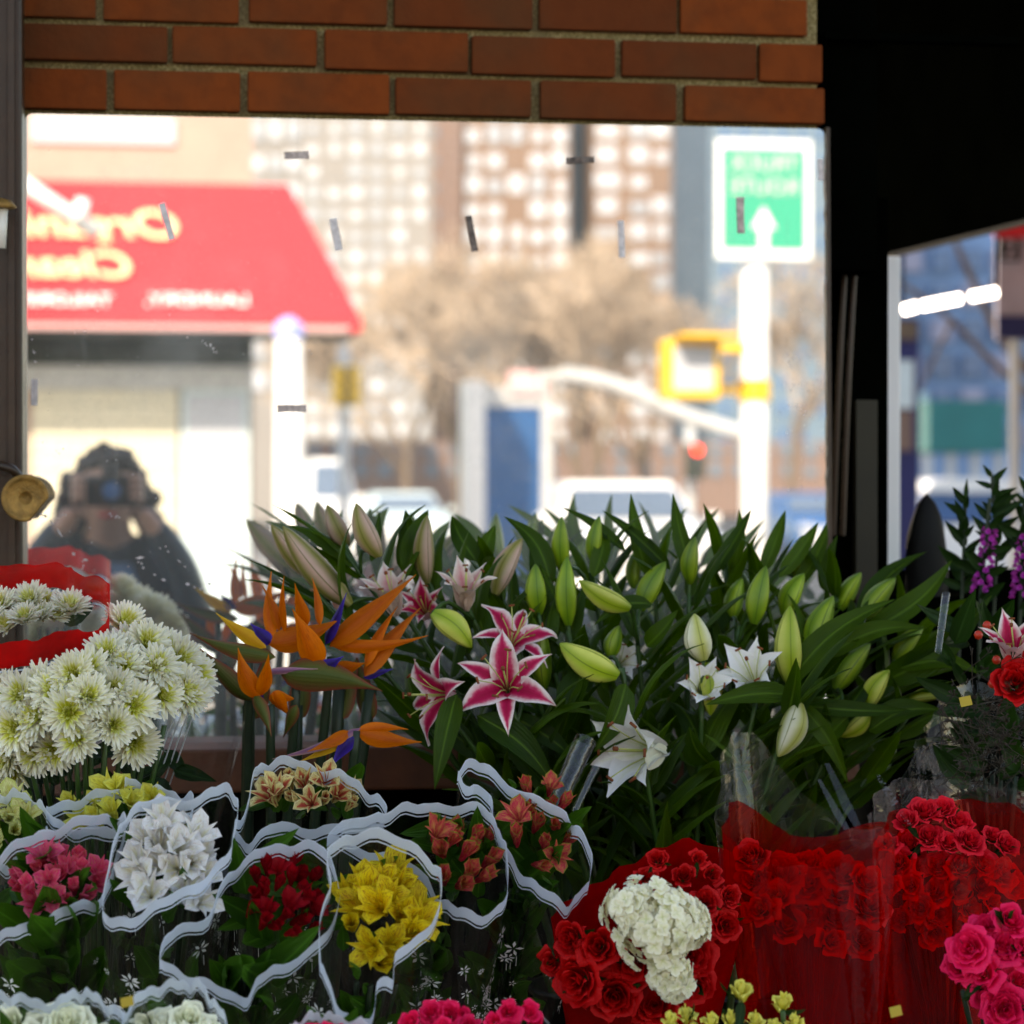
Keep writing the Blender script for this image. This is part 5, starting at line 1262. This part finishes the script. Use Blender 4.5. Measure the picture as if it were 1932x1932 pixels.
bouquet('cream rose bouquet under a white rim at the front of the stall', [(-40, 1885), (0, 1870), (50, 1884), (100, 1890), (140, 1870), (170, 1874), (205, 1896), (232, 1922), (190, 1990), (60, 2010), (-40, 1980)], -1.06, T45, 'rose_cream', 9, .024, 44, 110, 8, region=(70, 1962, 110, 36), name='rose_bouquet', prints=0, dome=0)
bouquet('cream and yellow rose bouquet in front of the red alstroemeria', [(240, 1906), (288, 1862), (340, 1854), (376, 1856), (402, 1890), (428, 1935), (390, 1990), (290, 1990), (236, 1950)], -1.06, T45, 'rose_cream', 9, .021, 38, 111, 8, region=(322, 1950, 70, 40), name='rose_bouquet', prints=0, dome=0)
bouquet('bouquet rim showing just in front of the yellow alstroemeria', [(548, 1940), (590, 1914), (630, 1918), (690, 1934), (700, 1990), (600, 2000), (540, 1970)], -1.08, T45, 'rose_hot', 5, .02, 36, 114, 6, region=(620, 1985, 60, 24), name='rose_bouquet', prints=0)

# chrysanthemums in the red-banded sleeve
bouquet('white chrysanthemum bouquet in a sleeve with a broad red rim by the post', [(-90, 1120), (-40, 1078), (40, 1066), (110, 1068), (150, 1082), (200, 1100), (204, 1128), (196, 1180), (140, 1190), (90, 1198), (20, 1214), (-60, 1210), (-100, 1170)], -.55, R(24), 'mum', 16, .024, 24, 120, 4, leafk='dark', region=(30, 1150, 105, 22), prints=0,
        name='chrysanthemum_bouquet', band='red_band', bw=.030, dome=.0, wave=.35)

# ------------------------------------------------------------------ roses on the right
def roses(label, pts, dy, kind, size, seed, basepx, name='rose_bouquet', face=(0, .55, .8), spread=.5, jit=.02, dome=None, leaves=10, back=.22):
    rg = random.Random(seed); cx_ = sum(p[0] for p in pts) / len(pts); cy_ = sum(p[1] for p in pts) / len(pts)
    base = P(basepx[0], basepx[1], dy + back); base.z = BZ + .04
    t = thing(name, label, 'bouquet', base, 'wrapped bouquets on the flower stall')
    for (x, y, *r) in pts:
        p0 = P(x, y, dy + rg.uniform(-jit, jit)); s_ = px(r[0], p0) if r else size * rg.uniform(.85, 1.15)
        d = cdir(face[0] + (x - cx_) / 120 * spread + rg.uniform(-.2, .2), face[1] + (cy_ - y) / 120 * spread + rg.uniform(-.2, .2), face[2])
        inst('bloom', ME[kind, rg.randrange(4 if kind.startswith('rose_') else 2)], t, basis(d, UP, p0 - d * s_ * .5, s_) @ Matrix.Rotation(rg.uniform(0, 6), 4, 'Z'))
        q = p0 - d * s_ * .55
        for k in range(3):
            dd = (d * -.2 + cdir(rg.uniform(-1, 1), rg.uniform(-1, .6), rg.uniform(-.2, .5))).normalized()
            if k < 2 and leaves: inst('leaf', ME['dark', rg.randrange(5)], t, basis(dd, d, q, s_ * rg.uniform(1.0, 1.6)))
    cen = P(cx_, cy_, dy + .04)
    bunch_stems(t, cen, base, min(12, len(pts)), .06, 'stem_dark', .003, seed)
    return t, base, cen
def wrap(t, name, rim_px, base, mat, Yc, tilt=R(35), span=None, low_cut=1.0, rlow=.03, bulge=.2, N_=60):
    n_ = Vector((0, -math.sin(tilt), math.cos(tilt))); cx_ = sum(p[0] for p in rim_px) / len(rim_px); cy_ = sum(p[1] for p in rim_px) / len(rim_px)
    c0 = P(cx_, cy_, Yc); rim = spline([PP(x, y, c0, n_) for x, y in rim_px], N_, True); ctr = sum(rim, Vector()) / N_; axis = (ctr - base).normalized(); low = []
    for p in rim:
        r = p - ctr; r -= axis * r.dot(axis); low.append(base + r.normalized() * rlow)
    rows_ = []
    for k in range(10):
        f = k / 9; row = []
        for i in range(N_):
            q = rim[i].lerp(low[i], f); r = q - ctr.lerp(base, f); row.append(q + r * bulge * math.sin(f * math.pi) + r.normalized() * .004 * math.sin(i * 1.3 + k * .7) * (1 - f))
        rows_.append(row)
    if span:
        a_, c_ = span; rows_ = [r[a_:c_] for r in rows_][:max(2, int(10 * low_cut))]
    b = MB(); b.grid(rows_, None if span else [[(i / N_, k / 9) for i in range(N_)] for k in range(10)], wrap=not span)
    return b.build(name, MT[mat], t, smooth=True)
c6 = lambda x, y: (1094.8 + x * .4333, 1384.6 + y * .4333)
# red roses behind with the pink-red cluster
pts = [c6(*p) for p in [(1420, 370), (1500, 330), (1580, 320), (1650, 380), (1340, 470), (1430, 470), (1520, 440), (1610, 470), (1700, 460), (1800, 440), (1380, 560), (1470, 560), (1560, 570), (1660, 570), (1760, 560), (1860, 480), (1340, 660), (1440, 660), (1540, 680), (1650, 680), (1750, 660), (1840, 600), (1390, 790), (1700, 760), (1800, 730), (1890, 650), (1560, 780), (1480, 760)]] + [(1762, 1762), (1700, 1735)]
t, base, cen = roses('coral red rose bouquet with many small blooms in flared clear wrap', pts, -.74, 'rose_coral', .0175, 201, (1790, 1930), jit=.02, back=.03)
wrap(t, 'clear_wrap', [(1640, 1560), (1650, 1505), (1700, 1470), (1830, 1476), (1940, 1500), (1990, 1560), (1960, 1620), (1890, 1640), (1790, 1640), (1700, 1630), (1655, 1610)], base, 'clear_wrap', -.75, R(26), bulge=.1, span=(2, 34), low_cut=.6)
wrap(t, 'red_lining', [(1652, 1590), (1690, 1530), (1780, 1512), (1900, 1516), (1965, 1560), (1960, 1600), (1870, 1618), (1760, 1620), (1685, 1612)], base, 'red_film', -.76, R(30), rlow=.05, bulge=.2)
tag(bpy.data.objects.new('x', None)) if False else None
# big red rose bouquet in tall red and clear film
pts = [c6(*p) for p in [(740, 530), (870, 600), (990, 640), (1130, 680), (1250, 640), (850, 700), (980, 790), (1110, 790), (1260, 740), (1100, 900), (1230, 890), (760, 630), (1140, 590), (900, 830), (780, 760), (1000, 560)]]
t, base, cen = roses('red rose bouquet wrapped in tall red film with a folded collar', pts, -.80, 'rose_red', .0225, 202, (1540, 1930), jit=.025, spread=.35, back=.02)
wrap(t, 'red_film', [(1388, 1512), (1440, 1540), (1490, 1574), (1560, 1578), (1625, 1556), (1668, 1552), (1682, 1590), (1640, 1618), (1560, 1636), (1470, 1630), (1400, 1606), (1366, 1560)], base, 'red_film', -.82, R(30), rlow=.035, bulge=.16)
wrap(t, 'clear_wrap', [(1356, 1560), (1360, 1440), (1385, 1385), (1430, 1390), (1490, 1470), (1600, 1560), (1665, 1560), (1694, 1600), (1640, 1640), (1500, 1650), (1390, 1630)], base, 'clear_wrap', -.80, R(24), rlow=.045, bulge=.1, span=(0, 36), low_cut=.6)
# tall folds of shiny film
b = MB()
for (pa, pb_, w_) in [((1560, 1440), (1640, 1600), 10), ((1545, 1470), (1620, 1600), 7), ((1655, 1460), (1720, 1560), 8)]:
    a_, c_ = P(*pa, -.70), P(*pb_, -.78); s_ = RIGHT * px(w_, a_); b.grid([[a_ - s_ * .5, a_ + s_ * .5], [a_.lerp(c_, .5) - s_ - UP * .004, a_.lerp(c_, .5) + s_ * .8], [c_ - s_ * .3, c_ + s_ * .3]])
b.build('film_fold', MT['clear_wrap'], t, smooth=True)
# large red roses round a white hydrangea
pts = [(1130, 1785, 52), (1195, 1815, 54), (1300, 1800, 46), (1075, 1770, 40), (1160, 1880, 50), (1085, 1850, 46), (1235, 1895, 44), (1330, 1700, 28), (1372, 1745, 28), (1345, 1650, 26), (1290, 1650, 26), (1220, 1655, 26), (1040, 1815, 34), (1335, 1748, 28), (1380, 1690, 24), (1240, 1620, 22), (1320, 1620, 22), (1310, 1860, 36)]
t, base, cen = roses('large dark red rose bouquet with a white hydrangea head in red wrap', pts, -.88, 'rose_red', .03, 203, (1190, 1990), jit=.02, spread=.3, face=(0, .3, .9))
hb = MB(); rg = random.Random(9); 
def floret(b, p, d, s_, rg):
    m = basis(d, UP, p) @ Matrix.Rotation(rg.uniform(0, 1.6), 4, 'Z')
    for k in range(4):
        petal(b, s_, s_ * .95, 1.15, 1.5, k * math.pi / 2, 'round', .15, 2, 3, .04, m=m)
for (x, y, r) in [(1240, 1745, 80), (1195, 1715, 52), (1290, 1745, 45), (1262, 1835, 38), (1275, 1855, 30)]:
    c_ = P(x, y, -.93); rr_ = px(r, c_)
    hb.lathe([(rr_ * .66 * math.sin(a), -rr_ * .66 * math.cos(a)) for a in [math.pi * q / 8 for q in range(9)]], 14, c_)
    for k in range(int(r * 2.6)):
        u = rg.uniform(-1, 1); a = rg.uniform(0, 6.28); d = (RIGHT * math.sqrt(1 - u * u) * math.cos(a) + UP * math.sqrt(1 - u * u) * math.sin(a) - FWD * u)
        if u < -.15: continue
        bump_ = 1 + .08 * math.sin(d.x * 9 + x) * math.sin(d.z * 8)
        floret(hb, c_ + d * rr_ * bump_ * rg.uniform(.74, 1.04), (d + Vector((rg.uniform(-.3, .3), rg.uniform(-.3, .3), rg.uniform(-.3, .3)))).normalized(), rg.uniform(.0085, .0125), rg)
hb.build('hydrangea_head', MT['hydrangea'], t, smooth=True)
wrap(t, 'red_wrap', [(1050, 1720), (1100, 1680), (1170, 1640), (1240, 1602), (1310, 1585), (1400, 1630), (1410, 1720), (1340, 1800), (1240, 1850), (1120, 1840), (1050, 1790)], base, 'red_paper', -.80, R(40), bulge=.05)
# hot pink roses
pts = [c6(*p) + (r,) for p, r in [((1750, 1040), 46), ((1690, 930), 40), ((1850, 915), 44), ((1920, 1080), 46), ((1770, 850), 36), ((1880, 810), 40), ((1780, 1150), 42), ((1650, 1010), 34), ((1940, 930), 40), ((1850, 1200), 44)]]
t, base, cen = roses('hot pink rose bouquet at the front corner of the stall', pts, -1.0, 'rose_hot', .03, 204, (1880, 2040), face=(-.1, .35, .9), spread=.5)
pts = [(773, 1926, 24), (813, 1908, 26), (842, 1912, 26), (868, 1914, 22), (886, 1930, 24), (934, 1924, 22), (962, 1908, 24), (998, 1908, 26), (1010, 1924, 24), (830, 1940, 26), (960, 1945, 26), (905, 1950, 26)]
roses('bright pink rose bouquet along the front edge of the stall', pts, -1.05, 'rose_hot', .02, 205, (890, 2060), leaves=0)
pts = [(1264, 1922, 34), (1294, 1912, 38), (1340, 1924, 36), (1378, 1918, 34), (1424, 1922, 36), (1500, 1926, 38), (1310, 1940, 36), (1460, 1936, 36), (1398, 1866, 46), (1477, 1888, 42)]
t, base, cen = roses('pale yellow rosebud bouquet in front of the red roses', pts, -1.02, 'rosebud_yellow', .02, 206, (1380, 2060), face=(0, 1.2, .35), spread=.1, leaves=8)
b = MB()
for x, y in ((1398, 1866), (1477, 1890)): b.tube([P(x, y + 18, -1.02), P(x + 4, y + 120, -.98)], .003, 6)
b.build('tall_stems', MT['stem'], t, smooth=True)
# mixed bouquet at the right edge
base = P(1880, 1760, -.50); base.z = BZ + .04
t = thing('mixed_bouquet', 'mixed bouquet with pink lily, red rose and purple flower spikes', 'bouquet', base, 'wrapped bouquets on the flower stall')
lily_flower(t, P(1912, 1232, -.62) - cdir(-.2, .8, .5) * .02, cdir(-.2, .8, .5), .072, 'star', 'half', .4)
for x, y, r in ((1915, 1292, 46), (1945, 1260, 30)):
    p0 = P(x, y, -.63); inst('bloom', ME['rose_red', 0], t, basis(cdir(-.1, .4, 1), UP, p0, px(r, p0)))
for (x0, y0, x1, y1) in ((1850, 1120, 1868, 1000), (1925, 1130, 1932, 1010)):
    for k in range(44):
        f = k / 43; a = k * 2.4; p0 = P(x0 + (x1 - x0) * f, y0 + (y1 - y0) * f, -.16) + Vector((math.cos(a), math.sin(a), 0)) * px(13 * (1 - .5 * f), P(x0, y0, -.5))
        if k == 0:
            b = MB(); petal(b, 1, .9, .2, .9, 0, 'round', .4, 2, 3)
            for q in (2.1, 4.2): petal(b, 1, .9, .2, .9, q, 'round', .4, 2, 3)
            ME['floret'] = b.mesh('floret', MT['purple'])
        d = Vector((math.cos(a), math.sin(a), .4)); inst('floret', ME['floret'], t, basis(d, UP, p0, .0085))
    b = MB(); b.tube([P(x0 - 4, y0 + 160, -.16), P(x0, y0, -.16), P(x1, y1 - 60, -.16)], .003, 6); b.build('stem', MT['stem_dark'], t)
    for k in range(16):
        f = rl.uniform(-.5, 1.5); p0 = P(x0 + (x1 - x0) * f, y0 + (y1 - y0) * f, -.16); d = cdir(rl.uniform(-1, 1), rl.uniform(.1, 1), rl.uniform(-.3, .5))
        inst('leaf', ME['dark', k % 5], t, basis(d, cdir(0, 0, 1), p0, rl.uniform(.035, .06)))
for (x0, y0, x1, y1) in ((1815, 1120, 1822, 940), (1880, 1060, 1872, 900), (1945, 1080, 1940, 920)):
    b = MB(); b.tube([P(x0 - 6, y0 + 120, -.14), P(x0, y0, -.14), P(x1, y1, -.14)], .0025, 6); b.build('stem', MT['stem_dark'], t)
    for k in range(18):
        f = k / 17; p0 = P(x0 + (x1 - x0) * f, y0 + (y1 - y0) * f, -.14); d = cdir(rl.uniform(-1, 1), rl.uniform(.3, 1), rl.uniform(-.5, .5))
        inst('leaf', ME['dark', k % 5], t, basis(d, cdir(0, 0, 1), p0, rl.uniform(.03, .05) * (1.15 - .4 * f)))
b = MB(); rg = random.Random(31)
for k in range(150):
    x, y = rg.gauss(1865, 45), rg.gauss(1400, 62); p0 = P(x, y, rg.uniform(-.66, -.5)); d = cdir(rg.uniform(-1, 1), rg.uniform(-.2, 1), rg.uniform(-.2, 1))
    q = p0 + d * rg.uniform(.012, .03); b.tube([p0 - d * .02, q], .0005, 3, 0, False)
    for j in range(4):
        e = q + Vector((rg.uniform(-1, 1), rg.uniform(-1, 1), rg.uniform(-1, 1))) * .006
        b.tube([q - d * .006, e], [.0004, .0011], 3, 0, True)
tag(b.build('dried_filler', MT['statice'], t), kind='stuff')
for x, y in ((1846, 1198), (1880, 1245), (1890, 1292), (1862, 1180), (1872, 1290)):
    b = MB(); p0 = P(x, y, -.58); r_ = px(9, p0); b.lathe([(0, -r_), (r_ * .7, -r_ * .7), (r_, 0), (r_ * .7, r_ * .7), (r_ * .15, r_ * .95), (0, r_ * .9)], 10, p0); b.build('berry', MT['berry'], t, smooth=True)
for k in range(46):
    p0 = P(rl.uniform(1800, 1940), rl.uniform(1180, 1520), rl.uniform(-.52, -.42)); d = cdir(rl.uniform(-1, .6), rl.uniform(-.3, 1), rl.uniform(0, .6))
    inst('leaf', ME['dark', k % 5], t, basis(d, cdir(0, .3, 1), p0, rl.uniform(.05, .09)))
bunch_stems(t, P(1880, 1420, -.48), base, 10, .05, 'stem_dark', .003, 8)
wrap(t, 'clear_wrap', [(1700, 1500), (1740, 1380), (1810, 1290), (1900, 1300), (2000, 1330), (2040, 1450), (1980, 1560), (1860, 1590), (1760, 1570)], base, 'clear_film', -.56, R(25), bulge=.05)
# clear tubes of film leaning among the lilies
for k, (pa, pb_, r_, m_) in enumerate([((1105, 1395), (1040, 1540), 22, 'clear_wrap'), ((1128, 1440), (1085, 1530), 8, 'clear_wrap'), ((1785, 1120), (1770, 1230), 8, 'clear_wrap')]):
    b = MB(); a_, c_ = P(*pa, -.58), P(*pb_, -.62); b.tube([a_, c_], [px(r_, a_), px(r_, a_) * .8], 12, 0, False)
    tag(b.build('film_roll', MT[m_], smooth=True), ('rolled clear film tube leaning beside the white lily', 'thin clear film straw below the white lily', 'upright clear film sliver right of the lily leaves')[k], 'film')
# price tags
for k, (x, y, w_, Y_) in enumerate([(1822, 1323, 24, -.66), (1690, 1908, 24, -1.06), (240, 1890, 24, -1.1)]):
    p0 = P(x, y, Y_); b = MB(); s_ = px(w_, p0); b.obox(p0, (RIGHT + UP * .18 + FWD * .3).normalized() * s_ * .5, (UP - RIGHT * .18 + FWD * .5).normalized() * s_ * .40, FWD * .0006)
    tag(b.build('price_tag', MT['yellow_tag']), ('yellow tag stuck on the dark mixed bouquet', 'yellow tag at the front below the red roses', 'yellow tag between the cream rose bouquets')[k], 'tag', 'yellow price tags')

# ------------------------------------------------------------------ the photographer, seen in the mirror
def skinned(name, verts, edges, mat, parent, sub=2, root=0):
    me = bpy.data.meshes.new(name); me.from_pydata([v[:3] for v in verts], edges, []); me.materials.append(mat)
    o = bpy.data.objects.new(name, me); place(o, Matrix.Identity(4), parent)
    md = o.modifiers.new('skin', 'SKIN'); md.use_smooth_shade = True
    if not me.skin_vertices:
        me.attributes.new('skin_vertex', 'FLOAT', 'POINT') if False else None
    for i, v in enumerate(verts):
        sv = me.skin_vertices[0].data[i]; sv.radius = (v[3], v[4] if len(v) > 4 else v[3]); sv.use_root = (i == root)
    ss = o.modifiers.new('sub', 'SUBSURF'); ss.levels = sub; ss.render_levels = sub
    return o
PX, PY = -.01, -3.80
person = thing('person', 'person with dark curly hair and black jacket raising a camera to the eye', 'person', (PX, PY, 0))
def pv(x, y, z, r, r2=None): return (PX + x, PY + y, z, r) if r2 is None else (PX + x, PY + y, z, r, r2)
V = [pv(0, 0, .92, .145, .11), pv(0, .0, 1.12, .14, .105), pv(0, .01, 1.28, .155, .11), pv(0, .03, 1.41, .058), pv(0, .05, 1.49, .070), pv(0, .055, 1.57, .085), pv(0, .05, 1.63, .070)]
Ed = [(0, 1), (1, 2), (2, 3), (3, 4), (4, 5), (5, 6)]
for s in (-1, 1):
    k = len(V); V += [pv(s * .18, .0, 1.34, .06), pv(s * .25, .13, 1.13, .045), pv(s * .19, .19, 1.36, .034), pv(s * .085, .205, 1.50, .028)]
    Ed += [(2, k), (k, k + 1), (k + 1, k + 2), (k + 2, k + 3)]
    k = len(V); V += [pv(s * .10, .0, .82, .09), pv(s * .11, .01, .48, .06), pv(s * .11, -.02, .10, .042), pv(s * .12, .11, .04, .035)]
    Ed += [(0, k), (k, k + 1), (k + 1, k + 2), (k + 2, k + 3)]
body = skinned('body', V, Ed, MT['skin'], person)
J = [pv(0, 0, .86, .165, .13), pv(0, 0, 1.12, .160, .125), pv(0, .01, 1.28, .165, .13), pv(0, .02, 1.385, .080)]; JE = [(0, 1), (1, 2), (2, 3)]
for s in (-1, 1):
    k = len(J); J += [pv(s * .185, .0, 1.345, .078), pv(s * .26, .12, 1.13, .060), pv(s * .20, .18, 1.34, .050), pv(s * .115, .19, 1.465, .044)]
    JE += [(2, k), (k, k + 1), (k + 1, k + 2), (k + 2, k + 3)]
skinned('jacket', J, JE, MT['jacket'], person)
Tn = [pv(0, 0, .93, .152, .118)]; TE = []
for s in (-1, 1):
    k = len(Tn); Tn += [pv(s * .10, .0, .80, .10), pv(s * .11, .01, .48, .075), pv(s * .11, -.02, .10, .062)]; TE += [(0, k), (k, k + 1), (k + 1, k + 2)]
skinned('trousers', Tn, TE, MT['denim'], person)
b = MB(); rows_ = []
for i in range(9):
    z = .95 + i * .05; w_ = .05 + .03 * (i / 8); rows_.append([Vector((PX + .03 + u * w_, PY + .138 - .02 * u * u - (.02 if i > 6 else 0), z)) for u in (-1, -.5, 0, .5, 1)])
b.grid(rows_); b.build('shirt_front', MT['denim'], person, smooth=True)
for s in (-1, 1):
    b = MB(); rows_ = [[Vector((PX + s * (.05 + .05 * t), PY + .12 - .03 * t + .012, 1.40 - .16 * t + .035 * u)) + Vector((s * .04 * u, .01, 0)) for u in (0, .5, 1)] for t in (0, .33, .66, 1)]
    b.grid(rows_); b.build('collar', MT['jacket'], person, smooth=True)
    F = []
    for j in range(4):                    # four fingers curled round the camera body
        z = 1.585 - j * .018; f = [pv(s * .085, .205, z - .02, .012), pv(s * .092, .235, z, .0095), pv(s * .078, .262, z + .002, .0088), pv(s * .056, .262, z, .0075)]
        skinned('finger', f, [(0, 1), (1, 2), (2, 3)], MT['skin'], body, 1)
    skinned('thumb', [pv(s * .08, .20, 1.51, .013), pv(s * .07, .205, 1.485, .011), pv(s * .045, .222, 1.480, .009)], [(0, 1), (1, 2)], MT['skin'], body, 1)
    b = MB(); c_ = Vector((PX + s * .085, PY + .055, 1.55)); b.lathe([(0, -.008), (.016, -.006), (.02, 0), (.012, .006), (0, .004)], 10, m=basis(Vector((s, .1, 0)), Vector((0, 0, 1)), c_)); b.build('ear', MT['skin'], body, smooth=True)
b = MB(); b.tube([(PX, PY + .135, 1.56), (PX, PY + .158, 1.525), (PX, PY + .14, 1.515)], [.009, .014, .010], 8); b.build('nose', MT['skin'], body, smooth=True)
b = MB(); b.tube([(PX - .025, PY + .122, 1.482), (PX, PY + .134, 1.481), (PX + .025, PY + .122, 1.482)], [.003, .0075, .003], 6); b.build('mouth', MT['sign_red'], body, smooth=True)
rg = random.Random(5); hb = MB()
def blob(b, c, r, n_=7):
    b.lathe([(r * math.sin(math.pi * q / 5), -r * math.cos(math.pi * q / 5)) for q in range(6)], n_, c)
for k in range(230):
    a = rg.uniform(0, 6.28); u = rg.uniform(-.35, 1); d = Vector((math.sqrt(1 - u * u) * math.cos(a), math.sqrt(1 - u * u) * math.sin(a), u))
    if d.y > .35 and u < .55: continue
    c_ = Vector((PX, PY + .045, 1.575)) + Vector((d.x * .080, d.y * .09, d.z * .082)) + d * rg.uniform(-.005, .012); blob(hb, c_, rg.uniform(.014, .024))
for k in range(240):
    s = rg.choice((-1, -1, -1, 1)); f = rg.random(); c_ = Vector((PX + s * (.085 + .045 * f + rg.uniform(-.03, .03)), PY + .01 + rg.uniform(-.06, .06), 1.58 - .24 * f * (1 if s < 0 else .75))); blob(hb, c_, rg.uniform(.015, .027))
hb.build('hair', MT['hair'], person, smooth=True)
b = MB()
for s in (-1, 1):
    b.tube(spline([(PX + s * .12, PY - .02, .02), (PX + s * .12, PY + .05, .05), (PX + s * .125, PY + .15, .03)], 6), [.045, .055, .05, .045, .04, .025], 8)
    bb = MB(); bb.tube(spline([(PX + s * .115, PY - .06, .055), (PX + s * .12, PY + .05, .055), (PX + s * .125, PY + .18, .04)], 7), [.045, .056, .056, .05, .048, .044, .025], 10); bb.build('shoe', MT['ink'], person, smooth=True)
camt = thing('photo_camera', 'black camera held up to the face of the person in the mirror', 'camera', (0, -3.6, 1.48))
b = MB(); b.box((-.07, -3.60, 1.505), (.07, -3.562, 1.59), bev=.006); b.build('camera_body', MT['camera_black'], camt)
b = MB(); b.box((-.025, -3.60, 1.588), (.025, -3.565, 1.612), bev=.006); b.build('viewfinder_hump', MT['camera_black'], camt)
m_ = basis(Vector((0, 1, 0)), Vector((0, 0, 1)), Vector((0, -3.563, EYE)))
b = MB(); b.lathe([(.034, 0), (.034, .012), (.031, .013), (.031, .034), (.033, .036), (.033, .044), (.027, .044), (.026, .040)], 24, m=m_); b.build('lens_barrel', MT['camera_black'], camt, smooth=True)
b = MB(); b.lathe([(.0265, .039), (.018, .0415), (0, .0425)], 20, m=m_); b.build('lens_glass', MT['lens'], camt, smooth=True)

# black sack standing at the open side of the stall
bb_ = P(1748, 1130, .16); sk = thing('black_sack', 'black plastic sack bulging up behind the right-hand bouquets', 'sack', (bb_.x, .16, bb_.z))
b = MB(); rg = random.Random(2); rows_ = []; hgt = P(1748, 930, .16).z - bb_.z
for i in range(11):
    t = i / 10; r_ = px(40, bb_) * (math.cos(max(0, t - .35) / .65 * math.pi / 2) ** .6 if t < 1 else .02)
    rows_.append([Vector((bb_.x + r_ * (1 + .06 * math.sin(k * 2.3 + i)) * math.cos(a), .16 + r_ * .8 * math.sin(a), bb_.z + hgt * t)) for k, a in enumerate([2 * math.pi * k / 20 for k in range(20)])])
b.grid(rows_, [[(k / 20, i / 10) for k in range(20)] for i in range(11)], wrap=True); b.build('bag', MT['black_metal'], sk, smooth=True)
b = MB(); b.box((bb_.x - .09, .07, .4), (bb_.x + .09, .25, bb_.z + .004)); b.build('stand', MT['dark_canvas'], sk)
